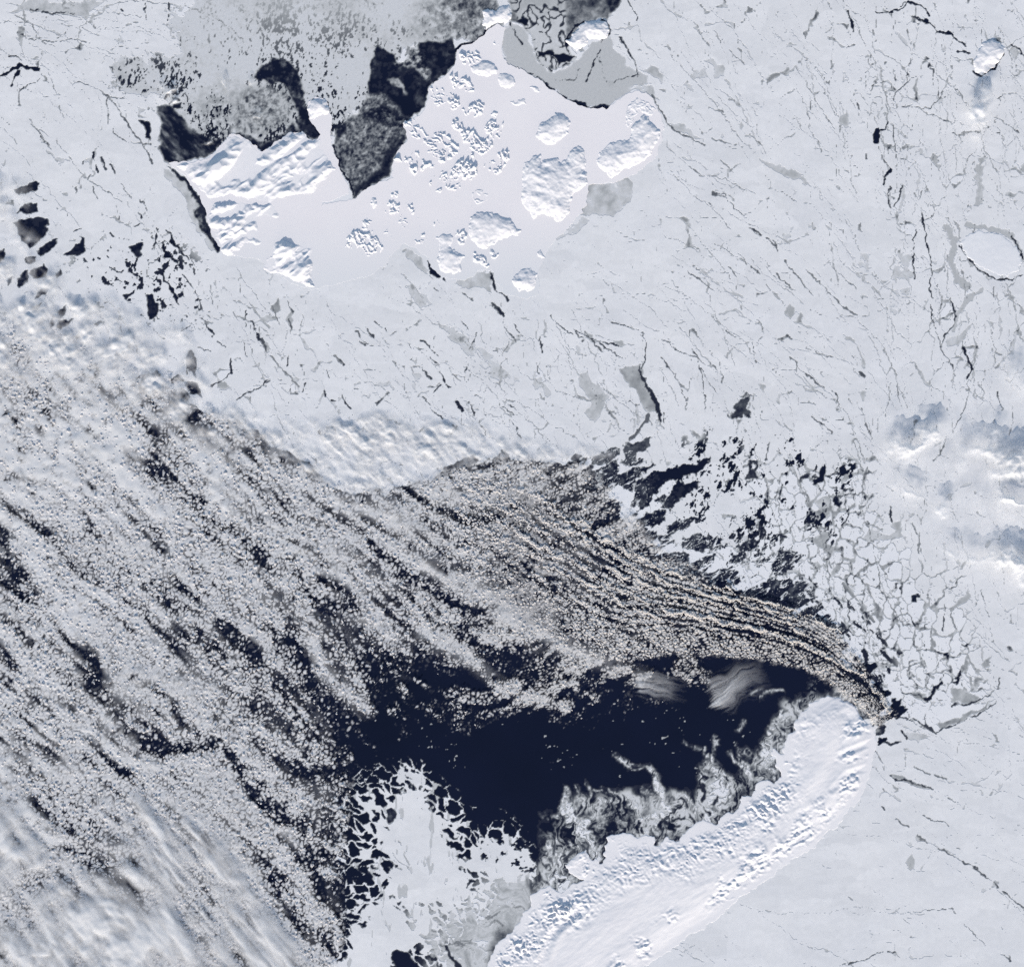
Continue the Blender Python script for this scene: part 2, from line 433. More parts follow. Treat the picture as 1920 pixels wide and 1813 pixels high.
# open water and dark bays in the north
def bay(f, val, tex, ts, soft=3, streak=None):
    global T
    p = pts(f)
    w = win(p, soft * 3 + 12)
    s_ = sdf(p, WX[w], WY[w])
    m_ = sstep(-soft, soft, s_)
    xx, yy = X[w], Y[w]
    if streak:
        c, s2 = math.cos(streak), math.sin(streak)
        xx, yy = (xx * c + yy * s2) * .4, -xx * s2 + yy * c
    v_ = np.clip(val + tex * fbm(xx, yy, ts, 4, int(p[0, 0]) % 37, .65), 0, .75)
    T[w] = v_ * m_ + T[w] * (1 - m_)


bay([296, 200, 322, 200, 338, 218, 352, 236, 380, 250, 398, 262, 420, 262, 400, 285, 372, 300, 322, 304, 306, 296, 300, 262, 302, 230], .06, .16, 9, 4, .75)
bay([474, 150, 480, 136, 497, 128, 512, 107, 540, 111, 558, 138, 568, 170, 573, 205, 604, 252, 600, 262, 585, 262, 562, 246, 556, 215, 550, 190, 536, 162, 520, 152, 506, 162, 492, 152], .03, .16, 10, 3)
bay([426, 256, 446, 248, 470, 258, 492, 270, 520, 254, 552, 232, 562, 246, 520, 268, 490, 286, 466, 272, 445, 256], .08, .16, 9, 4)
bay([478, 165, 505, 165, 530, 170, 545, 195, 543, 222, 500, 240, 470, 240, 440, 244, 440, 215, 455, 180], .60, .16, 6, 14)
bay([572, 205, 590, 228, 605, 240, 605, 258, 590, 262, 566, 240], .02, .05, 8, 2)
bay([700, 110, 706, 84, 722, 88, 738, 104, 745, 118, 762, 118, 785, 100, 790, 82, 848, 74, 856, 98, 852, 118, 836, 140, 812, 155, 804, 166, 801, 190, 790, 212, 768, 224, 750, 214, 720, 190, 705, 215, 690, 200, 692, 160, 696, 130], .0, .10, 13, 3)
bay([735, 118, 755, 122, 775, 95, 790, 88, 796, 108, 808, 135, 805, 150, 790, 148, 778, 128, 765, 130, 756, 125, 742, 130], .34, .3, 7, 6)
bay([690, 175, 730, 182, 752, 205, 768, 222, 762, 262, 745, 276, 736, 300, 731, 330, 714, 335, 694, 350, 676, 354, 663, 371, 656, 340, 640, 320, 628, 292, 626, 265, 632, 240, 652, 224, 676, 210], .38, .14, 5, 4)
bay([630, 236, 650, 226, 648, 245, 636, 262, 630, 250], .0, .12, 6, 3)
bay([690, 205, 712, 195, 740, 205, 768, 222, 758, 240, 735, 235, 700, 228, 680, 222], .10, .22, 7, 6)
bay([764, 262, 745, 276, 736, 300, 731, 330, 714, 335, 694, 350, 676, 354, 663, 371, 660, 356, 680, 340, 715, 318, 724, 290, 740, 262], .03, .08, 8, 6)
lead([626, 272, 636, 310, 654, 340, 662, 366], 4, 5, 0, .3)
lead([845, 100, 866, 88, 890, 78, 912, 58], 8, 5, 0, .2)
bay([728, 150, 745, 143, 757, 152, 765, 178, 760, 182, 752, 165, 735, 160], .55, .12, 8, 3)
carve([262, 226, 276, 228, 286, 262, 276, 258], 0, 2)
carve([320, 184, 332, 182, 335, 190, 324, 192], 0, 1.5)
carve([322, 196, 340, 194, 344, 204, 326, 206], 0.05, 2)
lead([348, 176, 352, 188], 3, 3, 0)
# broken floes in the strait at the top
bay([948, -60, 1165, -60, 1156, 10, 1145, 25, 1140, 40, 1110, 42, 1085, 50, 1066, 75, 1070, 95, 1080, 110, 1062, 122, 1040, 128, 1020, 125, 1008, 108, 1000, 70, 975, 45, 962, 40, 958, 12], .40, .10, 12, 3)
w = win(pts([955, -60, 1090, 135]), 4)
e, hsh, _, _ = voronoi(wx3[w], wy3[w], 17, 29, None, None, 1, 1)
inb = sstep(-4, 4, sdf(pts([955, -60, 1060, -60, 1062, 60, 1070, 100, 1082, 112, 1062, 124, 1040, 130, 1018, 126, 1006, 108, 998, 70, 975, 42, 958, 14]), X[w], Y[w]))
T[w] = T[w] * (1 - inb) + inb * np.where(hsh > -1, np.where(hsh > .45, (0.84 - .12 * sstep(60, 0, Y[w])) * (.15 + .85 * sstep(.2, 1.0 + 1.6 * hsh, e)), .80 - .12 * sstep(60, 0, Y[w])), 0)
carve([968, 42, 978, 30, 992, 36, 990, 50, 980, 50], 0, 2)
carve([1008, 95, 1030, 98, 1040, 104, 1060, 98, 1082, 108, 1066, 118, 1050, 120, 1044, 126, 1040, 110, 1012, 104], 0, 2)
lead([1062, 88, 1064, 70, 1078, 52, 1094, 42], 5, 6, 0, .3)
lead([1125, 38, 1138, 42, 1144, 56, 1142, 66], 4, 4, 0, .3)
bay([1130, -40, 1160, -40, 1156, 12, 1146, 24, 1138, 12], .12, .1, 8, 4)
# grey fast ice belt and its cracks
bay([944, 48, 962, 44, 985, 58, 1000, 90, 1010, 118, 1030, 135, 1060, 128, 1085, 115, 1110, 80, 1138, 62, 1175, 120, 1210, 145, 1215, 160, 1190, 160, 1160, 185, 1130, 203, 1100, 200, 1050, 178, 1015, 152, 975, 130, 948, 120, 940, 90], .80, .025, 26, 4)
for w_, f in [(2.5, [956, 44, 966, 65, 980, 84]), (2.5, [948, 120, 972, 130, 1002, 142, 1024, 158]), (5, [1024, 158, 1050, 178, 1080, 193]), (6, [1080, 193, 1110, 202, 1140, 200]),
              (2.2, [1004, 100, 1015, 122, 1034, 134]), (3, [1132, 72, 1122, 100, 1110, 125, 1100, 155]), (1.6, [1040, 152, 1080, 150, 1085, 130]), (1.4, [1125, 110, 1130, 135, 1136, 155]),
              (1.5, [1150, 155, 1175, 145, 1200, 142]), (2, [1195, 145, 1190, 115]), (2.5, [1176, 0, 1190, 20, 1196, 40]), (2.4, [1160, 70, 1178, 95, 1188, 115])]:
    lead(f, w_, w_, .05, .5)
lead([1165, 75, 1178, 95, 1190, 116], 2, 6, .45, .2)
lead([1222, 178, 1238, 205, 1252, 232, 1265, 245, 1290, 258, 1320, 272], 3, 3, .3, .3)

# ------------------------------------------------------------------ the big polynya and its ragged ice edge
POLY = pts([-80, 640, 60, 640, 150, 690, 300, 720, 400, 770, 500, 830, 560, 868, 620, 912, 700, 918, 780, 905, 850, 872, 920, 858, 1000, 858, 1080, 864,
            1120, 872, 1150, 900, 1165, 940, 1185, 970, 1205, 995, 1240, 1015, 1262, 1040, 1310, 1056, 1340, 1066, 1370, 1085, 1400, 1090, 1440, 1092, 1500, 1094, 1490, 1128, 1520, 1150,
            1545, 1162, 1566, 1180, 1580, 1205, 1585, 1232, 1620, 1246, 1648, 1290, 1668, 1312, 1682, 1332, 1660, 1352, 1650, 1368, 1640, 1366, 1560, 1330, 1500, 1500, 1300, 1700,
            1000, 1780, 900, 1830, 700, 1900, -80, 1900])
fw, fh = warp(X, Y, 26, 7, 71, 4)
# comb-like fingers: the edge is pulled along the down-wind direction
wd = math.radians(148)
us = X * math.cos(wd) + Y * math.sin(wd)
vs = -X * math.sin(wd) + Y * math.cos(wd)
comb = fbm(us * .3, vs, 13, 3, 72)
s = sdf(POLY, fw, fh)
near = sstep(60, 5, np.abs(s))
edge_right = sstep(1050, 1150, X)
s2 = s + comb * 13 * near * edge_right
SEA = sstep(-2.5, 2.5, s2)
T = np.minimum(T, 1 - SEA)

# dark gaps between the ice fingers of the margin
for v, f in [(.25, [1169, 833, 1190, 828, 1226, 823, 1205, 840, 1190, 855, 1180, 872, 1170, 862]), (.28, [1105, 862, 1122, 850, 1152, 837, 1160, 840, 1155, 855, 1130, 870, 1110, 870]),
             (0, [1180, 865, 1200, 858, 1207, 862, 1195, 870, 1178, 875]), (0, [1125, 882, 1140, 868, 1162, 861, 1162, 873, 1150, 886, 1130, 887]),
             (0, [1146, 897, 1175, 880, 1200, 877, 1222, 866, 1213, 882, 1195, 898, 1182, 917, 1158, 907]),
             (0, [1198, 900, 1224, 885, 1252, 877, 1280, 872, 1305, 866, 1330, 859, 1317, 877, 1291, 893, 1270, 898, 1240, 902, 1222, 921, 1192, 922]),
             (0, [1192, 902, 1250, 900, 1235, 915, 1222, 940, 1205, 956, 1188, 932]), (0.02, [1262, 917, 1285, 902, 1308, 905, 1290, 927, 1270, 937, 1256, 952, 1240, 955]),
             (0, [1198, 967, 1252, 958, 1247, 975, 1222, 990, 1203, 992]), (0, [1245, 988, 1275, 973, 1309, 972, 1287, 991, 1256, 1004]),
             (0, [1276, 1013, 1310, 1000, 1357, 1011, 1348, 1030, 1305, 1035, 1280, 1026]), (0, [1376, 1040, 1400, 1018, 1422, 1010, 1431, 978, 1434, 1000, 1410, 1032, 1387, 1052, 1370, 1068, 1366, 1056]),
             (0, [1312, 1046, 1342, 1036, 1335, 1057, 1315, 1057]), (0, [1234, 932, 1252, 926, 1248, 940, 1236, 942]), (.1, [1242, 1003, 1262, 1000, 1250, 1020, 1236, 1015]),
             (0, [1455, 1032, 1482, 1032, 1499, 1048, 1482, 1070, 1455, 1079, 1446, 1066, 1458, 1050]), (0, [1563, 930, 1583, 932, 1577, 953, 1566, 946]),
             (.18, [1458, 1092, 1510, 1090, 1502, 1124, 1470, 1130]), (.24, [1507, 1108, 1536, 1098, 1528, 1124, 1515, 1118]), (0, [1515, 975, 1530, 972, 1528, 985, 1518, 988]),
             (.1, [1425, 978, 1434, 976, 1430, 992, 1422, 996]), (.12, [1462, 1002, 1476, 1005, 1474, 1018, 1464, 1022]), (0, [1524, 902, 1534, 880, 1545, 868, 1550, 880, 1542, 902, 1530, 908]),
             (.15, [1399, 895, 1412, 865, 1420, 860, 1414, 880, 1420, 895, 1408, 902]), (.2, [1368, 776, 1376, 760, 1394, 748, 1411, 744, 1402, 765, 1404, 788, 1390, 780, 1381, 790]),
             (.35, [1385, 742, 1400, 738, 1412, 742, 1398, 746]), (0.05, [1715, 1118, 1726, 1120, 1720, 1130, 1712, 1126]), (0, [1674, 1092, 1682, 1092, 1680, 1104]),
             (0, [1730, 1312, 1748, 1295, 1765, 1275, 1770, 1278, 1752, 1302, 1740, 1314]), (0, [1785, 1275, 1800, 1258, 1806, 1255, 1802, 1264, 1788, 1284])]:
    carve(f, v, 1.6, .05 if v else 0, 5, 0, True)
# scattered small holes in the loose pack behind the edge
hole = sstep(-30, 95, sdf(pts([1205, 850, 1300, 800, 1430, 810, 1590, 800, 1640, 930, 1600, 1090, 1440, 1100, 1340, 1070, 1270, 1040, 1190, 960]), WX, WY) + 30 * fbm(X, Y, 60, 3, 87))
hn = fbm(X * 1.15 + .3 * Y, Y * .8, 9, 4, 81, .7) + .5 * fbm(X, Y, 40, 2, 82)
T = np.minimum(T, 1 - sstep(.15, .75, hole) * sstep(1.85 - .72 * hole, 2.05 - .68 * hole, hn))
# hook-shaped slivers along the south-east part of the edge
sl = sstep(-25, 10, sdf(pts([1480, 1085, 1560, 1080, 1600, 1130, 1660, 1200, 1680, 1260, 1640, 1290, 1590, 1240, 1540, 1170]), X, Y))
hn = fbm((X * .8 - Y * .6) * 1.5, (X * .6 + Y * .8) * .6, 10, 3, 83) + .3 * fbm(X, Y, 30, 2, 84)
T = np.minimum(T, 1 - .95 * sl * sstep(.85, 1.15, hn))
# loose streaks of brash drifting off the edge into the open water
br = sstep(55, 0, np.abs(s - 25)) * edge_right * sstep(-.1, 1, fbm(X, Y, 40, 2, 85)) * (X < 1600)
T = np.maximum(T, .9 * br * sstep(.75, 1.25, fbm(X, Y * 1.1, 6, 3, 86, .7) + .25 * comb))

# thin white filaments combed down-wind off the margin
fl = 1 - np.abs(fbm(us * .28, vs, 11, 3, 73, .5)) * 1.6
mask_ = sstep(-85, -40, s) * sstep(62, 12, s) * edge_right * sstep(1640, 1560, X)
T = np.maximum(T, .97 * mask_ * sstep(.70, .88, fl + .12 * fbm(X, Y, 30, 2, 74) - .25 * sstep(10, 60, s) - .06 * sstep(0, -30, s)))

fl = 1 - np.abs(fbm(us * .4, vs, 6, 3, 75, .6)) * 1.5
T = np.maximum(T, sstep(-90, -50, s) * sstep(40, 5, s) * edge_right * sstep(1640, 1560, X) * np.clip(.10 + .12 * fbm(X, Y, 7, 3, 76) + .75 * sstep(.78, .95, fl), 0, .9))

# traced leads, dark or half refrozen: (value, width start, width end, points)
for v, a, b, f in [
    (0, 4.5, 4, [1704, 6, 1722, 11, 1736, 18, 1743, 30]), (0, 3, 5, [1709, 29, 1720, 37, 1743, 42, 1756, 60, 1780, 61]), (0, 4.5, 2.5, [1780, 61, 1795, 76, 1815, 90]),
    (0, 3, 5, [1795, 96, 1806, 98, 1819, 100]), (0, 2.5, 2.5, [1642, 27, 1670, 24, 1690, 15, 1704, 5]), (0, 1.6, 1.6, [1687, 10, 1700, 5]), (0, 4, 2, [1587, 20, 1594, 36, 1600, 60]),
    (0, 8, 10, [1645, 242, 1643, 266]), (0, 4, 4, [1648, 245, 1662, 244, 1666, 231]), (.1, 2, 2, [1648, 275, 1660, 300, 1668, 318]), (0, 9, 2, [1670, 322, 1660, 330, 1655, 345]),
    (.1, 1.6, 1.6, [1676, 232, 1676, 270, 1683, 295]), (0.1, 3, 2.2, [1690, 350, 1686, 370, 1678, 385]), (.1, 2.5, 2, [1668, 352, 1666, 375, 1670, 388]), (.1, 1.8, 1.8, [1730, 360, 1722, 378]),
    (0, 3, 2, [1728, 402, 1734, 430, 1738, 465]), (0, 2, 2, [1716, 430, 1713, 489, 1714, 525]), (0, 4, 5, [1826, 135, 1842, 142, 1862, 130, 1880, 100]), (0, 2.5, 3, [1896, 86, 1910, 92, 1920, 108]),
    (.2, 1.5, 1.5, [1687, 200, 1745, 205, 1760, 190, 1770, 170]), (.2, 1.5, 1.5, [1680, 175, 1705, 152, 1720, 140]), (.2, 1.6, 1.6, [1785, 250, 1840, 248, 1850, 245]), (.25, 1.5, 1.5, [1865, 218, 1890, 235, 1910, 248]),
    (0, 3, 3, [1798, 460, 1834, 505, 1847, 512, 1868, 525, 1897, 525, 1916, 516]), (0, 5, 3, [1902, 448, 1908, 462, 1918, 488]), (0, 3, 4, [1895, 440, 1905, 452]),
    (.05, 2.4, 2.2, [1738, 455, 1744, 481, 1747, 507, 1744, 531, 1748, 567, 1749, 606]), (.25, 1.4, 1.4, [1749, 606, 1758, 635, 1764, 653]),
    (.1, 2, 4.5, [1779, 549, 1788, 575, 1789, 606]), (.2, 2, 2, [1789, 606, 1772, 627, 1764, 653, 1785, 684, 1792, 705]), (.05, 2.5, 5, [1803, 640, 1813, 670, 1822, 692]), (.05, 4, 2, [1822, 692, 1813, 708]),
    (.3, 1.6, 1.6, [1818, 710, 1816, 742, 1805, 775, 1785, 812]), (.4, 1.5, 1.5, [1860, 625, 1867, 680]), (.35, 1.5, 2, [1758, 535, 1765, 560, 1763, 590]), (.3, 1.6, 1.4, [1868, 735, 1880, 770]), (.35, 1.5, 1.5, [1898, 760, 1900, 790, 1892, 815]),
    (.4, 2, 2, [1775, 815, 1770, 840, 1750, 865]), (.4, 2, 2, [1683, 720, 1688, 762]), (.4, 1.6, 1.6, [1670, 715, 1660, 780]), (.45, 1.6, 1.6, [1840, 720, 1845, 735, 1840, 760]),
    (.35, 2.4, 2, [1470, 490, 1500, 525, 1525, 555]), (.4, 2, 3, [1510, 505, 1560, 555, 1600, 590, 1605, 590]), (.42, 2, 2, [1555, 495, 1580, 520, 1605, 543]),
    (.3, 2.5, 4, [1450, 453, 1458, 470]), (.35, 2.5, 2, [1455, 515, 1490, 545]), (.45, 2.2, 2, [1438, 535, 1455, 553]), (.4, 2, 2, [1510, 652, 1560, 670]), (.3, 2, 2.5, [1482, 670, 1510, 700, 1530, 715, 1545, 725]),
    (.3, 4, 6, [1612, 695, 1622, 705]), (.35, 2, 2, [1615, 765, 1622, 790, 1632, 815]), (.15, 1.5, 3, [1560, 730, 1570, 745, 1575, 765]), (.2, 2, 2.4, [1520, 782, 1550, 800, 1560, 815]),
    (.15, 2, 9, [1200, 683, 1203, 705, 1222, 738]), (.1, 9, 6, [1222, 738, 1232, 762, 1238, 790]), (.35, 10, 4, [1215, 780, 1200, 805, 1180, 825]), (.05, 3, 2, [1243, 775, 1246, 790]),
    (.1, 1.6, 3, [1118, 640, 1130, 642, 1160, 648]), (.1, 3, 2, [1145, 605, 1180, 612, 1205, 625, 1212, 645, 1206, 690]), (.1, 2, 2, [1080, 620, 1110, 635, 1140, 655, 1170, 675]), (.25, 2.5, 3, [1098, 622, 1118, 648, 1130, 662]),
    (.15, 1.8, 2, [1030, 592, 1050, 610, 1075, 628]), (.2, 1.5, 2.5, [1075, 618, 1092, 636]), (.25, 1.6, 1.8, [1240, 635, 1280, 660, 1310, 675, 1340, 690]), (.2, 1.8, 2, [1240, 670, 1260, 695, 1275, 725, 1288, 760]),
    (.3, 1.6, 1.4, [1288, 745, 1287, 770]), (.2, 1.8, 2.2, [1315, 690, 1330, 715, 1345, 740]), (.3, 1.8, 2, [1348, 680, 1355, 720]), (.2, 1.6, 1.6, [1310, 680, 1322, 730, 1322, 770]), (.2, 2, 2, [1300, 655, 1310, 680]),
    (.25, 2, 1.5, [1390, 728, 1400, 738, 1413, 742]), (.35, 3, 2, [1362, 620, 1378, 632]), (.3, 2, 3, [1410, 640, 1418, 680]), (.3, 2, 2, [1425, 600, 1432, 615]),
    (.3, 1.8, 1.8, [1290, 510, 1315, 528, 1340, 545]), (.35, 2.4, 2, [1365, 500, 1382, 518]), (.4, 2, 2, [1340, 455, 1395, 490]), (.4, 1.8, 1.8, [1385, 475, 1400, 495]), (.35, 3, 3, [1410, 500, 1425, 512]),
    (.4, 1.6, 1.6, [1405, 250, 1430, 275]), (.3, 2, 2, [1338, 362, 1360, 365, 1375, 390, 1395, 405]), (.35, 5, 2, [1335, 362, 1365, 375]), (.2, 2, 3.5, [1405, 428, 1425, 440, 1440, 448]), (.25, 3, 3, [1440, 450, 1452, 462]),
    (.35, 1.8, 1.8, [1290, 312, 1308, 325]), (.38, 1.6, 1.6, [1310, 328, 1360, 335, 1400, 360]), (.4, 1.8, 1.8, [1330, 380, 1350, 405, 1370, 430]), (.5, 2.5, 2, [1352, 300, 1375, 325]), (.42, 2, 2, [1335, 260, 1380, 272]),
    (.4, 1.8, 1.8, [1365, 92, 1395, 122]), (.38, 1.8, 1.8, [1302, 42, 1320, 72]), (.4, 1.8, 1.8, [1340, 55, 1352, 80]), (.45, 1.6, 1.6, [1535, 120, 1552, 140]),
    # west
    (0, 3, 8, [-10, 152, 12, 137, 35, 125]), (0, 8, 6, [35, 123, 52, 128, 73, 131]), (0, 4, 2, [34, 135, 28, 150, 20, 160]), (0, 1.8, 1.8, [72, 130, 73, 114]), (.05, 1.8, 2, [16, 108, 30, 105, 42, 112]),
    (.1, 2, 4, [57, 18, 80, 21, 104, 26]), (.1, 4, 2, [104, 26, 138, 25]), (.15, 2, 1.6, [78, 148, 55, 158, 40, 168, 36, 182]), (.25, 1.6, 1.6, [52, 73, 105, 78, 145, 75, 168, 80]), (.3, 1.4, 1.4, [80, 78, 105, 90]), (.3, 1.6, 1.6, [0, 40, 60, 45, 70, 75]),
    (.3, 1.6, 1.6, [28, 28, 50, 42]), (.3, 1.6, 1.6, [200, 185, 203, 215, 203, 235]), (.15, 2.4, 2, [213, 235, 213, 248, 228, 262]), (.35, 2, 2.5, [228, 262, 250, 268, 285, 272]), (.3, 1.4, 1.4, [200, 185, 235, 186]),
    (.3, 1.6, 1.6, [57, 225, 75, 250, 95, 280]), (.15, 2, 1.6, [76, 258, 95, 282]), (.4, 1.5, 1.5, [105, 260, 107, 272]), (.4, 1.4, 1.4, [112, 200, 120, 220]), (.4, 1.3, 1.3, [90, 135, 110, 185]),
    (.1, 2.2, 3, [228, 18, 232, 22]), (.05, 2, 2, [315, 5, 318, 20]), (.05, 3.5, 3, [318, 28, 317, 38]), (.15, 1.6, 1.6, [272, 8, 270, 22, 275, 38]), (.1, 2.4, 2.4, [338, 78, 338, 86]),
    (.05, 4, 1.5, [175, 285, 176, 305]), (.1, 3, 3, [155, 303, 154, 308]), (.1, 2, 3, [180, 308, 184, 325]), (.2, 2.5, 4, [190, 295, 198, 318]), (.15, 2, 4, [207, 308, 215, 326]), (.1, 3, 2, [163, 335, 172, 325]),
    (.2, 2, 2, [172, 350, 175, 360, 183, 370]), (.2, 2, 1.5, [143, 362, 144, 348]), (.3, 1.6, 1.6, [226, 345, 245, 370]), (.2, 1.8, 1.8, [262, 375, 275, 395]), (.1, 2, 3, [258, 397, 266, 408]), (.1, 2, 3, [225, 400, 223, 412]),
    (.1, 2, 3, [250, 425, 262, 420]), (.1, 3, 2, [207, 436, 215, 444]), (.1, 2, 3, [137, 433, 152, 428]), (.1, 3, 5, [295, 428, 292, 450, 288, 462]), (0, 3, 3, [312, 430, 330, 458, 340, 468]),
    (0, 6, 2, [322, 453, 338, 470, 352, 485]), (0.05, 8, 9, [306, 463, 313, 480]), (.05, 6, 3, [315, 480, 337, 497]), (0, 3.5, 3.5, [256, 484, 252, 507]), (0, 3, 8, [297, 507, 312, 530, 331, 560]), (.1, 8, 2, [328, 556, 335, 572]),
    (.15, 2, 2.4, [341, 515, 362, 538, 372, 560, 380, 577]), (.3, 1.6, 1.6, [360, 485, 370, 505]), (.3, 1.8, 1.8, [393, 535, 397, 555, 397, 572]), (.1, 2, 3, [342, 620, 358, 612]), (.1, 3, 2, [205, 503, 215, 510, 232, 510]), (.05, 3, 3, [218, 525, 228, 528]),
    (.05, 3.5, 3.5, [432, 674, 434, 700, 417, 713]), (.05, 3.5, 3, [417, 713, 398, 723]), (.1, 2.4, 2, [442, 753, 457, 738, 480, 730, 505, 716]), (.08, 2.5, 4, [386, 608, 401, 630]), (.1, 3, 4, [412, 640, 422, 652]), (.1, 2, 2, [370, 650, 395, 658]),
    (.1, 2.4, 1.6, [461, 583, 462, 610]), (.15, 2, 2.6, [472, 600, 480, 618]), (.25, 2, 2, [437, 585, 448, 605]), (.2, 2, 2, [455, 640, 464, 668]), (.12, 3, 6, [475, 615, 488, 635]), (.3, 6, 4, [488, 635, 503, 662]),
    (.45, 3, 3, [503, 662, 535, 700, 560, 725]), (.1, 2, 3, [541, 668, 538, 688]), (.1, 3, 2, [503, 712, 495, 722, 472, 732]), (.12, 2, 2, [572, 718, 566, 735]), (.35, 4, 4, [510, 575, 520, 600]), (.3, 2, 5, [540, 565, 550, 585]), (.3, 5, 2, [540, 600, 547, 620]), (.4, 2, 2, [566, 590, 565, 610]),
    (0, 5, 6, [608, 733, 611, 742]), (.05, 3, 4, [622, 750, 630, 752]), (.1, 2.5, 2, [642, 742, 646, 754, 658, 765]), (.2, 2, 3, [612, 695, 617, 710]), (0.05, 3, 2, [600, 805, 602, 812]), (.25, 2, 3, [632, 670, 645, 682]), (.5, 6, 4, [628, 668, 640, 680]),
    (.3, 2, 2, [668, 620, 685, 645]), (.25, 2, 5, [685, 615, 700, 632]), (.2, 3, 4, [675, 640, 683, 648]), (.1, 4, 2, [724, 616, 728, 622]), (.15, 2, 3, [700, 604, 712, 608]), (.15, 2, 3, [735, 625, 742, 620]), (.15, 2, 2, [768, 645, 769, 655]),
    (.15, 2, 3, [790, 636, 805, 650, 822, 665]), (.15, 2, 3.2, [790, 688, 798, 700, 808, 712]), (.1, 2.5, 4, [824, 690, 830, 705, 834, 718]), (.15, 2, 2, [805, 668, 825, 688]), (.1, 3, 2, [874, 688, 870, 702]), (.15, 2.2, 1.6, [850, 702, 866, 716]),
    (.1, 2, 3, [792, 742, 808, 758]), (.08, 7, 6, [858, 755, 865, 768]), (.1, 5, 4, [838, 722, 848, 730]), (.1, 3.4, 2, [828, 722, 815, 735]), (.1, 2.6, 3.4, [884, 760, 888, 776]), (.12, 2, 2.6, [808, 765, 830, 785]), (.05, 4, 3, [838, 798, 842, 804]), (.1, 3, 3, [850, 798, 856, 804]),
    (.2, 1.6, 1.6, [900, 790, 910, 815]), (.15, 2, 3, [762, 823, 766, 832]), (.15, 3, 1.5, [955, 758, 968, 768]), (.2, 1.6, 2.4, [944, 762, 965, 778]), (.2, 2, 3, [960, 790, 978, 820]), (.2, 2.4, 2.4, [1003, 680, 1010, 700]), (.1, 2, 3, [1010, 630, 1016, 660]),
    (.12, 1.6, 2, [965, 608, 978, 630]), (.2, 1.6, 2, [945, 610, 968, 640]), (.3, 2, 2, [880, 655, 895, 625]), (.12, 3, 2, [866, 605, 880, 618]), (.3, 2.5, 2.5, [868, 550, 885, 560]), (.1, 8, 6, [935, 580, 945, 592]), (.25, 10, 6, [925, 572, 940, 585]),
    (.05, 4, 4, [916, 505, 924, 520, 928, 545]), (.15, 4, 5, [930, 548, 945, 552, 955, 565]), (.05, 3, 4, [802, 490, 810, 505]), (0, 9, 8, [812, 508, 822, 518]), (.1, 3, 2, [832, 522, 836, 528]), (.1, 2, 3, [815, 540, 820, 548]),
    # south-east
    (.1, 3, 6, [1672, 1453, 1680, 1462, 1698, 1462]), (.25, 5, 2, [1698, 1462, 1722, 1470, 1748, 1478]), (.42, 3, 3, [1715, 1437, 1740, 1450, 1775, 1460]), (.3, 2, 2, [1640, 1405, 1660, 1440]), (.35, 4, 1.5, [1655, 1480, 1665, 1485]),
    (.3, 2, 2, [1780, 1495, 1798, 1506]), (.2, 3.5, 2, [1655, 1513, 1662, 1517]), (.3, 2, 2.4, [1680, 1535, 1705, 1550]), (.45, 2, 4, [1720, 1565, 1740, 1580]), (.3, 3, 3, [1760, 1588, 1800, 1612]), (.28, 2.4, 3, [1800, 1612, 1835, 1632, 1870, 1660]), (.3, 2, 2.5, [1880, 1670, 1925, 1705]),
    (.3, 2, 3, [1795, 1588, 1802, 1590]), (.35, 1.8, 1.8, [1730, 1530, 1765, 1540, 1780, 1548]), (.25, 2.2, 2.4, [1768, 1703, 1785, 1703, 1792, 1712]), (.45, 1.6, 1.6, [1715, 1708, 1768, 1703]), (.4, 1.6, 1.6, [1805, 1730, 1850, 1772]), (.35, 1.6, 1.6, [1880, 1790, 1895, 1800]),
    (.3, 2, 2, [1575, 1810, 1625, 1795, 1655, 1782]), (.2, 2, 2, [1665, 1783, 1690, 1792]), (.4, 1.5, 1.5, [1695, 1720, 1705, 1732]), (.25, 3, 5, [1892, 1790, 1896, 1800]), (.5, 1.5, 1.5, [1590, 1678, 1596, 1688]),
    (.1, 4, 3, [1668, 1340, 1690, 1345, 1712, 1352]), (.15, 6, 5, [1650, 1385, 1670, 1395, 1690, 1390]), (.05, 3, 4, [1688, 1370, 1700, 1385]), (.2, 3, 8, [1712, 1345, 1735, 1362, 1755, 1372]), (.2, 3, 2, [1755, 1372, 1790, 1358, 1830, 1340, 1868, 1315]),
    (.2, 3, 3, [1690, 1300, 1720, 1303, 1740, 1312]), (.15, 4, 3, [1785, 1322, 1830, 1318, 1860, 1300, 1872, 1290, 1874, 1270]), (.4, 2, 2, [1735, 1335, 1735, 1360]),
    (.2, 2, 2.4, [1770, 1130, 1770, 1160, 1768, 1180]), (.3, 1.8, 1.8, [1840, 1105, 1848, 1135, 1855, 1155]), (.15, 4, 5, [1670, 950, 1672, 980]), (.4, 2, 2, [1712, 980, 1722, 1000]), (.4, 2.4, 2.4, [1725, 1005, 1722, 1040]),
]:
    lead(f, a, b, v, .35)
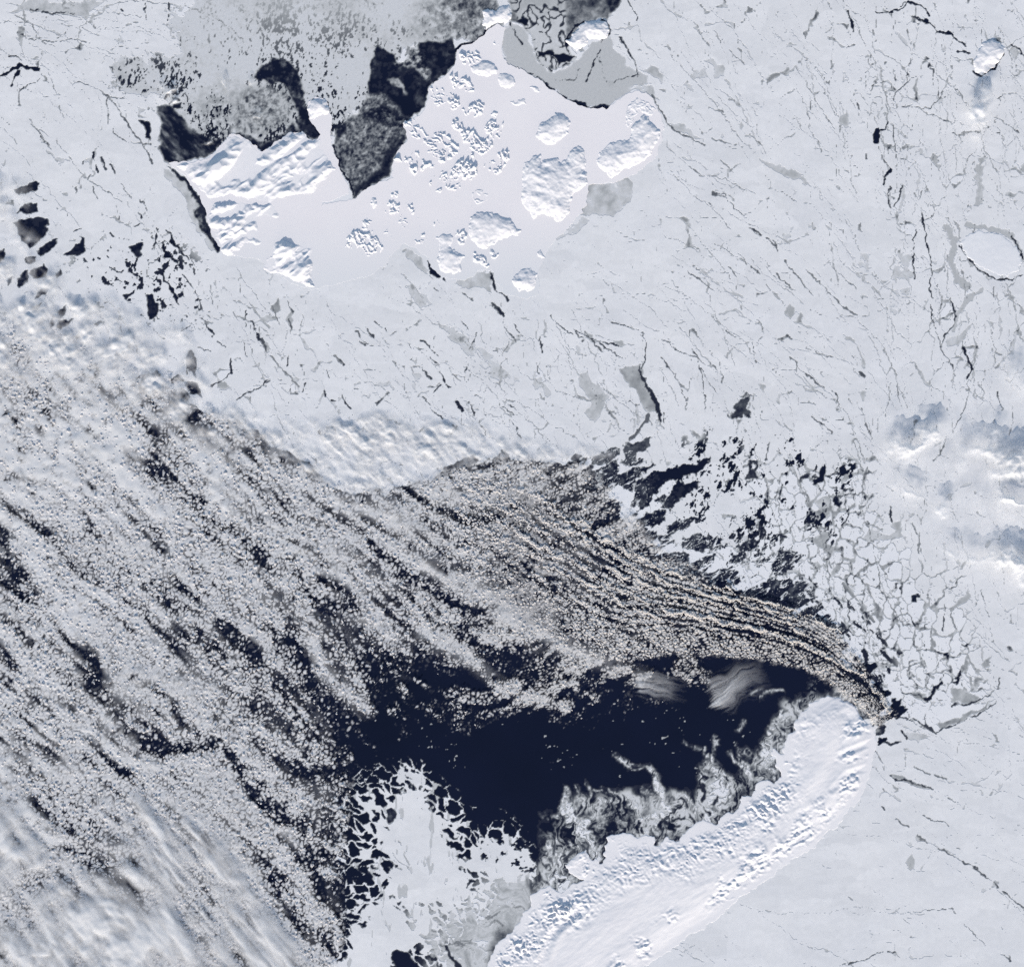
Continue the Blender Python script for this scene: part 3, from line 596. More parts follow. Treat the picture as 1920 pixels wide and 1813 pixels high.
for f in [[31, 354, 50, 346, 76, 341, 73, 356, 55, 360, 36, 371], [30, 396, 50, 384, 70, 380, 70, 398, 45, 403], [27, 417, 60, 412, 86, 411, 88, 440, 70, 452, 57, 466, 38, 440],
          [68, 467, 90, 452, 111, 447, 102, 462, 76, 481], [122, 483, 140, 462, 150, 455, 154, 440, 163, 443, 156, 462, 160, 470, 140, 480], [245, 462, 258, 458, 269, 459, 264, 474, 256, 486],
          [275, 556, 284, 550, 296, 568, 298, 598, 278, 601, 274, 582], [232, 550, 244, 543, 246, 550, 236, 558], [274, 553, 283, 553, 282, 562, 277, 562], [353, 662, 360, 660, 369, 682, 366, 703, 346, 690],
          [-10, 480, 8, 468, 10, 480, 0, 500], [15, 525, 26, 518, 24, 530, 16, 534], [35, 540, 40, 510, 58, 505, 52, 530, 42, 545], [60, 510, 80, 495, 88, 505, 85, 520, 62, 522], [48, 485, 66, 480, 64, 495, 52, 496],
          [60, 560, 82, 540, 92, 535, 82, 555, 70, 560], [55, 590, 62, 575, 78, 570, 70, 590, 58, 598], [92, 605, 105, 585, 128, 570, 118, 590, 100, 612], [110, 602, 135, 600, 120, 618, 112, 615], [110, 635, 130, 620, 128, 632, 115, 638],
          [112, 640, 140, 632, 155, 628, 150, 636, 125, 643], [178, 608, 190, 600, 194, 605, 184, 612], [315, 708, 330, 702, 345, 712, 322, 716], [345, 712, 370, 715, 378, 745, 365, 735, 350, 735], [102, 515, 112, 505, 116, 512, 106, 522]]:
    carve(f, .02, 1.8, .04, 6)
# loose dark speckle in the western pack
hole = sstep(0, 70, sdf(pts([120, 420, 330, 400, 430, 500, 420, 640, 300, 640, 180, 620, 100, 520]), X, Y))
T = np.minimum(T, 1 - .95 * hole * sstep(1.3, 1.6, fbm(X, Y, 8, 3, 88, .65) + .5 * fbm(X, Y, 45, 2, 89)))
# grey-dark strip of new ice off the west cape
bay([312, 308, 332, 320, 345, 328, 362, 350, 376, 370, 386, 395, 390, 420, 400, 444, 418, 470, 408, 474, 394, 452, 380, 432, 364, 398, 372, 385, 352, 350], .04, .06, 6, 2)
bay([362, 395, 378, 398, 388, 425, 384, 432, 372, 420], .22, .12, 5, 3)

# ------------------------------------------------------------------ southern ice tongue with comb-like streamers
CORES = [[716, 1512, 740, 1490, 762, 1478, 782, 1496, 806, 1530, 836, 1560, 852, 1600, 872, 1640, 890, 1690, 850, 1702, 745, 1690, 718, 1662, 742, 1618, 716, 1572, 724, 1540],
         [700, 1692, 728, 1668, 762, 1716, 772, 1782, 740, 1800, 715, 1880, 600, 1880, 600, 1830, 640, 1800, 690, 1732], [772, 1440, 786, 1462, 796, 1496, 780, 1505, 768, 1470],
         [895, 1585, 925, 1572, 955, 1575, 985, 1592, 1000, 1612, 1004, 1640, 960, 1650, 900, 1640, 860, 1620]]
OUTER = pts([612, 1475, 640, 1448, 690, 1422, 765, 1416, 800, 1436, 850, 1468, 905, 1510, 922, 1530, 935, 1508, 950, 1508, 986, 1550, 1006, 1590, 1012, 1650, 960, 1680, 900, 1760, 860, 1900, 540, 1900, 580, 1820, 630, 1740, 628, 1660, 592, 1622, 604, 1590, 600, 1560, 622, 1520])
w = win(OUTER, 30)
ox_, oy_ = warp(X[w], Y[w], 16, 4, 106, 4)
do_ = np.maximum(sdf(OUTER, ox_, oy_), 0)
sc_ = np.maximum.reduce([sdf(pts(f), ox_, oy_) for f in CORES])
t_ = np.where(sc_ > 0, 1, do_ / (do_ + np.maximum(-sc_, 0) + 1e-3))
hx, hy = warp(X[w], Y[w], 22, 4.5, 111, 3)
lft = sstep(760, 700, X[w])                     # arcs lie across on the west side, slant along the rim elsewhere
ca_, sa_ = np.cos(.12 * lft + .75 * (1 - lft)), np.sin(.12 * lft + .75 * (1 - lft))
e, hsh, _, _ = voronoi(hx, hy, 21, 112, ca_.astype(np.float32), sa_.astype(np.float32), 1.75, 2)
e = e * 1.0 + .5 * fbm(X[w], Y[w], 6, 3, 113)
wd_ = -.6 + 5.6 * t_ ** 1.5 + .8 * fbm(X[w], Y[w], 26, 2, 116)
tt_ = (1 - sstep(wd_ - .5, wd_ + .9, e)) * sstep(0, 6, do_)
tt_ = np.maximum(tt_, sstep(-2, 5, sc_ + 3 * fbm(X[w], Y[w], 9, 3, 117)))
T[w] = np.maximum(T[w], tt_ * (.97 - .22 * sstep(.7, 1.9, fbm(X[w] * 1.1, Y[w] * .28, 9, 4, 118) + .5 * fbm(X[w], Y[w], 40, 2, 119))))
g = pts([735, 1690, 850, 1690, 960, 1610, 1008, 1630, 1010, 1680, 1000, 1700, 975, 1740, 930, 1800, 900, 1880, 790, 1880, 800, 1800, 760, 1740])
w = win(g, 30)
m = sstep(-26, 26, sdf(g, WX[w], WY[w]) + 10 * fbm(X[w], Y[w], 40, 4, 105))
qx, qy = warp(X[w], Y[w], 60, 15, 101, 3)
sw = fbm(qx * .35 + qy * .12, qy * .9 - qx * .5, 12, 5, 103, .72)
T[w] = np.maximum(T[w], m * np.clip(.78 + .075 * sw - .42 * sstep(1.0, 2.4, sw + .5 * fbm(X[w], Y[w], 50, 2, 104)), 0, 1))
hm = sstep(-6, 8, sdf(pts([900, 1560, 960, 1540, 1000, 1590, 1008, 1640, 960, 1630, 900, 1610]), WX, WY))
T = np.where(hm > .5, np.minimum(T, 1 - hm * sstep(.75, 1.1, fbm((X * .9 - Y * .45) * .7, (Y * .9 + X * .45), 9, 3, 115))), T)
carve([725, 1520, 738, 1516, 742, 1535, 728, 1544], .1, 2, .1)
carve([733, 1785, 745, 1780, 770, 1790, 782, 1820, 760, 1840, 740, 1820], .02, 2)
carve([880, 1650, 888, 1646, 892, 1652, 882, 1656], .05, 1.5)
for f in [[735, 1595, 750, 1615, 765, 1628], [748, 1575, 758, 1600, 768, 1620], [728, 1610, 745, 1625, 752, 1632]]:
    lead(f, 1.5, 3, .55, .4, 1.2)
for f in [[800, 1790, 815, 1800, 830, 1820], [830, 1770, 850, 1800, 875, 1830]]:
    lead(f, 3, 8, .1, .8, 2)

# ------------------------------------------------------------------ grease ice and slush off the mountainous coast
g = pts([1008, 1610, 1022, 1575, 1040, 1545, 1062, 1500, 1090, 1485, 1150, 1490, 1200, 1490, 1235, 1500, 1262, 1480, 1290, 1490, 1306, 1530, 1310, 1500, 1318, 1460, 1345, 1440, 1380, 1455, 1400, 1440, 1440, 1400, 1450, 1360,
         1480, 1320, 1530, 1302, 1590, 1300, 1620, 1330, 1560, 1400, 1480, 1500, 1300, 1620, 1100, 1680, 1000, 1720, 930, 1800, 960, 1700])
w = win(g, 40)
qx, qy = warp(X[w], Y[w], 40, 11, 121, 4)
m = sstep(-12, 16, sdf(g, qx, qy))
rdg = 1 - np.abs(fbm(qx, qy * .3, 7.5, 4, 123, .58)) * 1.05
low = fbm(X[w], Y[w], 30, 3, 125)
SLUSH = np.ones((NY, NX), np.float32)
SLUSH[w] = np.clip(.66 + .5 * rdg, 0, 1.12)
T[w] = np.maximum(T[w], m * np.clip(.42 + .40 * rdg + .2 * low + .06 * fbm(X[w], Y[w], 4, 2, 124), 0, .84))
for v, a, b, f in [
    (.85, 4, 9, [1150, 1415, 1160, 1421, 1172, 1430, 1178, 1438]), (.86, 4, 11, [1178, 1436, 1195, 1432, 1212, 1434, 1224, 1446, 1230, 1466]), (.8, 11, 20, [1230, 1466, 1242, 1495, 1256, 1520]), (.66, 4, 3, [1180, 1440, 1192, 1446, 1205, 1440]),
    (.88, 10, 8, [1343, 1382, 1343, 1394]), (.78, 5, 10, [1342, 1394, 1338, 1420, 1340, 1445]), (.74, 14, 34, [1345, 1440, 1352, 1470, 1350, 1490]), (.7, 30, 24, [1350, 1490, 1336, 1515, 1332, 1535]), (.62, 10, 18, [1318, 1405, 1328, 1430, 1318, 1455, 1322, 1475]),
    (.6, 3, 3, [1280, 1390, 1300, 1400, 1315, 1408]), (.7, 5, 12, [1366, 1406, 1378, 1422, 1395, 1440, 1408, 1460]), (.6, 3, 8, [1383, 1395, 1390, 1420, 1402, 1440]), (.7, 6, 4, [1385, 1368, 1390, 1360, 1395, 1352]), (.72, 8, 26, [1446, 1362, 1440, 1385, 1440, 1410, 1450, 1435]),
    (.6, 16, 8, [1435, 1420, 1448, 1445, 1458, 1465]), (.8, 8, 24, [1060, 1478, 1062, 1500, 1066, 1525]), (.74, 26, 44, [1066, 1525, 1085, 1548, 1092, 1572]), (.66, 4, 8, [1080, 1470, 1082, 1495, 1088, 1515]), (.66, 4, 8, [1100, 1465, 1106, 1488, 1100, 1510]),
    (.62, 4, 5, [1112, 1480, 1130, 1488, 1150, 1500]), (.55, 8, 14, [1120, 1500, 1150, 1500, 1190, 1510]), (.6, 4, 8, [1205, 1480, 1222, 1488, 1240, 1498]), (.55, 5, 7, [1130, 1478, 1160, 1490, 1200, 1492]),
    (.74, 12, 10, [1255, 1532, 1225, 1526, 1204, 1530, 1196, 1545, 1206, 1556]), (.7, 8, 10, [1206, 1556, 1225, 1548, 1245, 1546]), (.66, 6, 8, [1265, 1490, 1280, 1482, 1292, 1500, 1305, 1530]), (.6, 6, 6, [1280, 1500, 1288, 1530, 1300, 1545]),
    (.6, 6, 8, [1270, 1550, 1262, 1540, 1275, 1530, 1290, 1528]), (.62, 12, 22, [1045, 1575, 1050, 1600, 1042, 1625, 1050, 1645]), (.55, 16, 10, [1030, 1580, 1028, 1610, 1030, 1640]), (.66, 20, 12, [1110, 1570, 1112, 1595, 1128, 1612]),
    (.8, 22, 18, [1036, 1646, 1060, 1650, 1052, 1664]), (.56, 10, 16, [1000, 1650, 1010, 1670, 990, 1690]), (.5, 8, 5, [1045, 1530, 1055, 1520, 1062, 1500]), (.6, 4, 3, [1030, 1535, 1045, 1528]),
    (.6, 8, 14, [1500, 1310, 1480, 1325, 1465, 1350, 1455, 1362]), (.55, 5, 9, [1520, 1300, 1510, 1315, 1495, 1330]), (.5, 4, 8, [1548, 1298, 1560, 1304, 1572, 1306]), (.66, 4, 4, [1425, 1308, 1440, 1300, 1470, 1296]), (.6, 3, 5, [1408, 1300, 1430, 1295]),
    (.35, 22, 14, [1610, 1325, 1630, 1345, 1645, 1370]),
]:
    plume(f, a * 1.15, b * 1.2, min(v + .16, .95), 4, .12, 5, True)
# dark swirls between them
for v, a, b, f in [(.05, 6, 3, [1238, 1540, 1240, 1560, 1232, 1580]), (.08, 4, 6, [1246, 1535, 1250, 1555, 1246, 1570]), (.1, 4, 3, [1262, 1555, 1252, 1545, 1268, 1535, 1282, 1533]), (.1, 5, 3, [1284, 1500, 1295, 1530, 1300, 1542]),
                   (.08, 10, 6, [1318, 1475, 1322, 1485, 1316, 1500]), (.08, 4, 3, [1336, 1508, 1345, 1500, 1346, 1492]), (.2, 6, 4, [1075, 1585, 1090, 1582, 1100, 1590]), (.15, 8, 5, [1010, 1600, 1008, 1630, 1012, 1650]), (.2, 8, 4, [1062, 1610, 1075, 1595, 1085, 1590])]:
    lead(f, a, b, v, .6, 2.5)
# drifting flecks further out
spk = (np.hypot((X - 1180) / 240, (Y - 1390) / 70) < 1) | (np.hypot((X - 860) / 120, (Y - 1390) / 60) < 1)
T = np.where(spk, np.maximum(T, .7 * sstep(2.8, 3.0, fbm(X, Y * 1.3, 5, 2, 131) + .5 * fbm(X, Y, 40, 2, 132))), T)
# frayed outer rim of all slush
T = np.clip(T, 0, 1)

# ------------------------------------------------------------------ materials
def mat(name):
    m_ = bpy.data.materials.new(name)
    m_.use_nodes = True
    return m_, m_.node_tree, m_.node_tree.nodes['Principled BSDF']


def nnode(nt, kind, **kw):
    n_ = nt.nodes.new(kind)
    for k, v in kw.items():
        if k in n_.inputs:
            n_.inputs[k].default_value = v
        else:
            setattr(n_, k, v)
    return n_


def noise_tex(nt, scale, detail=4, rough=.55, stretch=None, seed=0):
    geo = nnode(nt, 'ShaderNodeNewGeometry')
    mp = nnode(nt, 'ShaderNodeMapping')
    mp.inputs['Location'].default_value = (seed * 31.0, seed * 17.0, 0)
    if stretch:
        mp.inputs['Rotation'].default_value = (0, 0, stretch[0])
        mp.inputs['Scale'].default_value = (stretch[1], 1, 1)
    nt.links.new(geo.outputs['Position'], mp.inputs['Vector'])
    n_ = nnode(nt, 'ShaderNodeTexNoise')
    n_.inputs['Scale'].default_value = scale
    n_.inputs['Detail'].default_value = detail
    n_.inputs['Roughness'].default_value = rough
    nt.links.new(mp.outputs['Vector'], n_.inputs['Vector'])
    return n_


def ramp(nt, src, stops):
    r = nnode(nt, 'ShaderNodeValToRGB')
    el = r.color_ramp.elements
    el[0].position, el[0].color = stops[0][0], (*stops[0][1], 1)
    el[1].position, el[1].color = stops[1][0], (*stops[1][1], 1)
    for p_, c_ in stops[2:]:
        e_ = el.new(p_)
        e_.color = (*c_, 1)
    nt.links.new(src, r.inputs['Fac'])
    return r


def mixc(nt, fac, a, b, mode='MIX'):
    m_ = nnode(nt, 'ShaderNodeMix', data_type='RGBA', blend_type=mode)
    if hasattr(fac, 'links'):
        nt.links.new(fac, m_.inputs[0])
    else:
        m_.inputs[0].default_value = fac
    nt.links.new(a, m_.inputs[6])
    nt.links.new(b, m_.inputs[7])
    return m_.outputs[2]


def snow_material(name, c0, c1, rough=.85, fine=.10, bump=0.0, bscale=.25, plates=(), south=None):
    m_, nt, b = mat(name)
    big = ramp(nt, noise_tex(nt, .011, 6, .6, seed=1).outputs['Fac'], [(.34, c0), (.62, c1)])
    f_ = ramp(nt, noise_tex(nt, .11, 5, .65, seed=2).outputs['Fac'], [(.3, (1 - fine,) * 3), (.62, (1, 1, 1))])
    out = mixc(nt, 1.0, big.outputs['Color'], f_.outputs['Color'], 'MULTIPLY')
    for sc_, amt, sd_ in plates:          # slightly different snow on every plate
        geo = nnode(nt, 'ShaderNodeNewGeometry')
        wv = noise_tex(nt, sc_ * 1.3, 3, .55, seed=sd_)
        ad = nnode(nt, 'ShaderNodeVectorMath', operation='MULTIPLY_ADD')
        ad.inputs[1].default_value = (.9 / sc_, .9 / sc_, 0)
        nt.links.new(wv.outputs['Color'], ad.inputs[0])
        nt.links.new(geo.outputs['Position'], ad.inputs[2])
        mp_ = nnode(nt, 'ShaderNodeMapping')
        mp_.inputs['Rotation'].default_value = (0, 0, .85)
        mp_.inputs['Scale'].default_value = (sc_ * .55, sc_ * 1.3, 0)
        nt.links.new(ad.outputs[0], mp_.inputs['Vector'])
        vo = nnode(nt, 'ShaderNodeTexVoronoi')
        vo.inputs['Scale'].default_value = 1.0
        nt.links.new(mp_.outputs['Vector'], vo.inputs['Vector'])
        sp_ = nnode(nt, 'ShaderNodeSeparateColor')
        nt.links.new(vo.outputs['Color'], sp_.inputs[0])
        tr_ = ramp(nt, sp_.outputs[0], [(0, (1 - amt, 1 - amt * .95, 1 - amt * .9)), (1, (1, 1, 1))])
        out = mixc(nt, 1.0, out, tr_.outputs['Color'], 'MULTIPLY')
    if south:                              # greyer snow towards the southern rim
        geo = nnode(nt, 'ShaderNodeNewGeometry')
        sx_ = nnode(nt, 'ShaderNodeSeparateXYZ')
        nt.links.new(geo.outputs['Position'], sx_.inputs[0])
        mr = nnode(nt, 'ShaderNodeMapRange')
        mr.inputs['From Min'].default_value = 906.5 - 540
        mr.inputs['From Max'].default_value = 906.5 - 400
        nt.links.new(sx_.outputs['Y'], mr.inputs['Value'])
        rg = nnode(nt, 'ShaderNodeRGB')
        rg.outputs[0].default_value = (*south, 1)
        out = mixc(nt, mr.outputs[0], rg.outputs[0], out)
    nt.links.new(out, b.inputs['Base Color'])
    b.inputs['Roughness'].default_value = rough
    b.inputs['Specular IOR Level'].default_value = .15
    if bump:
        bn = nnode(nt, 'ShaderNodeBump')
        bn.inputs['Strength'].default_value = 1.0
        bn.inputs['Distance'].default_value = bump
        nt.links.new(noise_tex(nt, bscale, 5, .6, seed=3).outputs['Fac'], bn.inputs['Height'])
        nt.links.new(bn.outputs['Normal'], b.inputs['Normal'])
    return m_


M_PACK = snow_material('snowy_pack_ice', (.825, .83, .85), (.86, .86, .87), fine=.06, plates=((.022, .07, 11), (.06, .05, 12)))
M_FLOE = snow_material('snow_on_floe', (.80, .81, .84), (.84, .845, .865), fine=.04)
M_FAST = snow_material('snow_on_fast_ice', (.88, .85, .865), (.905, .875, .885), fine=.02, south=(.775, .785, .805))
M_LAND = snow_material('glacier_snow', (.87, .855, .87), (.90, .885, .895), fine=.04)

M_THIN, nt, b = mat('young_ice')
att = nnode(nt, 'ShaderNodeAttribute', attribute_name='thick')
r = ramp(nt, att.outputs['Fac'], [(0.0, (.0075, .0115, .033)), (.12, (.016, .021, .042)), (.3, (.085, .095, .115)), (.5, (.25, .262, .275)), (.68, (.46, .475, .48)), (.8, (.645, .655, .665)), (.93, (.77, .79, .83))])
f_ = ramp(nt, noise_tex(nt, .22, 5, .7, seed=4).outputs['Fac'], [(.3, (.88,) * 3), (.65, (1, 1, 1))])
nt.links.new(mixc(nt, 1.0, r.outputs['Color'], f_.outputs['Color'], 'MULTIPLY'), b.inputs['Base Color'])
b.inputs['Roughness'].default_value = .6
b.inputs['Specular IOR Level'].default_value = .2

M_SEA, nt, b = mat('cold_sea_water')
r = ramp(nt, noise_tex(nt, .004, 4, .6, seed=5).outputs['Fac'], [(.3, (.0055, .009, .024)), (.7, (.0075, .0115, .033))])
nt.links.new(r.outputs['Color'], b.inputs['Base Color'])
b.inputs['Roughness'].default_value = .35
b.inputs['Specular IOR Level'].default_value = .12


# ------------------------------------------------------------------ mesh helpers
def raw_mesh(name, v, loops, totals, mats, smooth=False):
    me = bpy.data.meshes.new(name)
    me.vertices.add(len(v))
    me.vertices.foreach_set('co', np.ascontiguousarray(v, np.float32).ravel())
    me.loops.add(len(loops))
    me.loops.foreach_set('vertex_index', np.ascontiguousarray(loops, np.int32))
    me.polygons.add(len(totals))
    st = np.concatenate([[0], np.cumsum(totals)[:-1]]).astype(np.int32)
    me.polygons.foreach_set('loop_start', st)
    me.polygons.foreach_set('loop_total', np.ascontiguousarray(totals, np.int32))
    me.polygons.foreach_set('use_smooth', np.full(len(totals), smooth, bool))
    for m_ in mats:
        me.materials.append(m_)
    me.update(calc_edges=True)
    me.validate()
    return me


def add_obj(name, me, kind=None, label=None, cat=None, group=None, parent=None):
    o = bpy.data.objects.new(name, me)
    COL.objects.link(o)
    if kind:
        o['kind'] = kind
    if label:
        o['label'] = label
    if cat:
        o['category'] = cat
    if group:
        o['group'] = group
    if parent:
        o.parent = parent
    return o


def quads(name, v, q, m_, smooth=False):
    return raw_mesh(name, v, q.ravel(), np.full(len(q), 4), [m_], smooth)


# marching-squares templates.  corners 0..3 = (j,i),(j,i+1),(j+1,i+1),(j+1,i); 4..7 = edges 01,12,32,03
MS = {1: [[0, 4, 7]], 2: [[4, 1, 5]], 3: [[0, 1, 5, 7]], 4: [[5, 2, 6]], 5: [[0, 4, 7], [5, 2, 6]], 6: [[4, 1, 2, 6]], 7: [[0, 1, 2, 6, 7]],
      8: [[7, 6, 3]], 9: [[0, 4, 6, 3]], 10: [[4, 1, 5], [7, 6, 3]], 11: [[0, 1, 5, 6, 3]], 12: [[7, 5, 2, 3]], 13: [[0, 4, 5, 2, 3]], 14: [[4, 1, 2, 3, 7]]}
WALL = {1: [(4, 7)], 2: [(5, 4)], 3: [(5, 7)], 4: [(6, 5)], 5: [(4, 7), (6, 5)], 6: [(6, 4)], 7: [(6, 7)], 8: [(7, 6)], 9: [(4, 6)], 10: [(5, 4), (7, 6)],
        11: [(5, 6)], 12: [(7, 5)], 13: [(4, 5)], 14: [(7, 4)]}


class Plates:
    """flat plates with walls cut from a raster field (field > 0 is ice)"""

    def __init__(self, F, z1, z0):
        F = F.copy()
        F[0, :] = F[-1, :] = F[:, 0] = F[:, -1] = -1
        self.F, self.z1, self.z0 = F, z1, z0
        g = F > 0
        self.code = (g[:-1, :-1] * 1 + g[:-1, 1:] * 2 + g[1:, 1:] * 4 + g[1:, :-1] * 8).astype(np.int8)
        self.components()

    def components(self):
        on = self.F > 0
        ny, nx = on.shape
        pad = np.zeros((ny, nx + 2), np.int8)
        pad[:, 1:-1] = on
        dd = np.diff(pad, axis=1)
        jj, a = np.nonzero(dd == 1)
        _, b_ = np.nonzero(dd == -1)
        n = len(jj)
        par = list(range(n))

        def find(k):
            while par[k] != k:
                par[k] = par[par[k]]
                k = par[k]
            return k
        start = np.searchsorted(jj, np.arange(ny + 1))
        al, bl = a.tolist(), b_.tolist()
        for j in range(1, ny):
            p_, pe = start[j - 1], start[j]
            q_, qe = start[j], start[j + 1]
            while p_ < pe and q_ < qe:
                if al[p_] < bl[q_] and al[q_] < bl[p_]:
                    x_, y_ = find(p_), find(q_)
                    if x_ != y_:
                        par[x_] = y_
                if bl[p_] < bl[q_]:
                    p_ += 1
                else:
                    q_ += 1
        root = np.array([find(k) for k in range(n)])
        _, inv = np.unique(root, return_inverse=True)
        ln = b_ - a
        self.area = np.bincount(inv, weights=ln) * H * H
        self.lab = np.full(on.shape, -1, np.int32)
        self.lab[on] = np.repeat(inv, ln)
        cxs = np.bincount(inv, weights=ln * (a + b_) / 2.) / np.bincount(inv, weights=ln)
        cys = np.bincount(inv, weights=ln * (jj + .5)) / np.bincount(inv, weights=ln)
        self.cx, self.cy = cxs * H - M, cys * H - M
        self.w = np.zeros(len(self.area))
        self.h = np.zeros(len(self.area))
        mnx = np.full(len(self.area), 1e9); mxx = -mnx; mny = mnx.copy(); mxy = -mnx
        np.minimum.at(mnx, inv, a); np.maximum.at(mxx, inv, b_)
        np.minimum.at(mny, inv, jj); np.maximum.at(mxy, inv, jj + 1)
        self.w, self.h = (mxx - mnx) * H, (mxy - mny) * H

    def faces(self):
        """list of (labels, index array with k columns)"""
        F = self.F
        N = NX * NY
        self.N = N

        def vid(j, i, k):
            if k == 0: return j * NX + i
            if k == 1: return j * NX + i + 1
            if k == 2: return (j + 1) * NX + i + 1
            if k == 3: return (j + 1) * NX + i
            if k == 4: return N + j * NX + i
            if k == 6: return N + (j + 1) * NX + i
            if k == 7: return 2 * N + j * NX + i
            return 2 * N + j * NX + i + 1
        tops, walls = [], []
        for c, polys in MS.items():
            j, i = np.nonzero(self.code == c)
            if not len(j):
                continue
            off_ = {0: (0, 0), 1: (0, 1), 2: (1, 1), 3: (1, 0)}
            for pl, (a_, b_) in zip(polys, WALL[c]):
                dj_, di_ = off_[[k for k in pl if k < 4][0]]
                L = self.lab[j + dj_, i + di_]
                tops.append((L, np.stack([vid(j, i, k) for k in pl[::-1]], 1)))
                walls.append((L, np.stack([vid(j, i, a_), vid(j, i, b_)], 1)))
        full = self.code == 15
        lab2 = np.where(full, self.lab[:-1, :-1], -1)
        pad = np.full((lab2.shape[0], lab2.shape[1] + 2), -1)
        pad[:, 1:-1] = lab2
        ch = pad[:, 1:] != pad[:, :-1]
        j, a_ = np.nonzero(ch & (pad[:, 1:] >= 0))
        j2, e_ = np.nonzero(ch & (pad[:, :-1] >= 0))
        tops.append((lab2[j, a_], np.stack([(j + 1) * NX + a_, (j + 1) * NX + e_, j * NX + e_, j * NX + a_], 1)))
        self.tops, self.walls = tops, walls

    def pos(self, ids):
        F, N = self.F, self.N
        kind = ids // N
        r_ = ids % N
        j, i = r_ // NX, r_ % NX
        x_ = i.astype(float)
        y_ = j.astype(float)
        k = kind == 1
        f0, f1_ = F[j[k], i[k]], F[j[k], np.minimum(i[k] + 1, NX - 1)]
        x_[k] += f0 / (f0 - f1_)
        k = kind == 2
        f0, f1_ = F[j[k], i[k]], F[np.minimum(j[k] + 1, NY - 1), i[k]]
        y_[k] += f0 / (f0 - f1_)
        return x_ * H - M - 960., 906.5 - (y_ * H - M)

    def build(self, name, sel, m_, origin=None):
        """mesh from all faces whose label satisfies sel (bool array per label)"""
        L, tt = [], []
        for lb, f in self.tops:
            k = sel[lb]
            if k.any():
                L.append(f[k].ravel())
                tt.append(np.full(k.sum(), f.shape[1]))
        W = [f[sel[lb]] for lb, f in self.walls if sel[lb].any()]
        W = np.concatenate(W) if W else np.zeros((0, 2), int)
        L = np.concatenate(L)
        u, inv = np.unique(np.concatenate([L, W.ravel()]), return_inverse=True)
        x_, y_ = self.pos(u)
        nt_ = len(L)
        wl = inv[nt_:].reshape(-1, 2)
        wu, winv = np.unique(wl, return_inverse=True)
        winv = winv.reshape(-1, 2)
        ox, oy = origin if origin else (0, 0)
        v = np.concatenate([np.stack([x_ - ox, y_ - oy, np.full(len(u), self.z1)], 1), np.stack([x_[wu] - ox, y_[wu] - oy, np.full(len(wu), self.z0)], 1)])
        nv = len(u)
        wq = np.stack([wl[:, 0], wl[:, 1], winv[:, 1] + nv, winv[:, 0] + nv], 1)
        loops = np.concatenate([inv[:nt_], wq.ravel()])
        totals = np.concatenate(tt + [np.full(len(wq), 4)])
        return raw_mesh(name, v, loops, totals, [m_])


# ------------------------------------------------------------------ sea
v = np.array([[-60000, -60000, 0], [60000, -60000, 0], [60000, 60000, 0], [-60000, 60000, 0]], float)
add_obj('sea', quads('sea', v, np.array([[0, 1, 2, 3]]), M_SEA), kind='structure', label='dark navy open sea under the clouds and between the ice')

# ------------------------------------------------------------------ fast ice of the archipelago
FAST_P = pts([600, 385, 640, 376, 665, 373, 690, 353, 718, 338, 733, 334, 737, 302, 748, 278, 764, 264, 758, 234, 772, 224, 792, 212, 802, 192, 804, 166, 836, 142, 854, 118, 857, 96, 880, 84, 912, 60, 930, 44, 946, 52,
              941, 90, 948, 118, 976, 131, 1015, 154, 1050, 180, 1082, 196, 1112, 204, 1140, 203, 1152, 193, 1172, 180, 1198, 171, 1212, 174, 1224, 185, 1236, 212, 1246, 240, 1240, 265, 1228, 298, 1190, 326, 1152, 342, 1104, 346, 1098, 385,
              1072, 420, 1042, 448, 1020, 480, 1008, 520, 1012, 550, 988, 560, 965, 556, 946, 550, 930, 530, 924, 508, 905, 506, 890, 516, 866, 526, 832, 521, 812, 506, 800, 484, 782, 468, 758, 456, 742, 468, 722, 496,
              684, 520, 640, 530, 596, 542, 560, 538, 520, 515, 480, 486, 430, 480, 416, 474, 400, 444, 390, 425, 386, 395, 374, 365, 345, 330, 314, 306, 335, 303, 365, 305, 392, 295, 412, 278, 428, 262, 432, 254, 446, 253, 470, 268, 491, 284, 520, 266, 545, 250, 566, 248, 582, 262,
              596, 262, 602, 252, 580, 225, 577, 205, 579, 190, 592, 184, 608, 187, 617, 200, 622, 225, 622, 270, 632, 300, 645, 335, 655, 362])
sF = sdf(FAST_P, WX2, WY2)
FAST = Plates(sF, .62, .0)
FAST.faces()
add_obj('fast_ice', FAST.build('fast_ice', FAST.area > 0, M_FAST), kind='structure', label='smooth pinkish white fast ice joining the islands')

# ------------------------------------------------------------------ pack ice, floes, young ice
T1 = .86
sFc = np.clip((4 - sF) / 8, -1, 1)
PF = np.minimum(T - T1, sFc)
PACK = Plates(PF, .40, .02)
PACK.faces()
print('components', len(PACK.area), 'largest', np.sort(PACK.area)[::-1][:12].astype(int))
vis = (PACK.cx > 0) & (PACK.cx < 1920) & (PACK.cy > 0) & (PACK.cy < 1813)
main = PACK.area > 25000
cand = np.nonzero(~main & vis & (PACK.area > 60))[0]
cand = cand[np.argsort(-PACK.area[cand])][:290]
isfloe = np.zeros(len(PACK.area), bool)
isfloe[cand] = True
me = PACK.build('pack_ice', main, M_PACK)
add_obj('pack_ice', me, kind='structure', label='snow-covered pale pack ice crossed by cracks and leads')
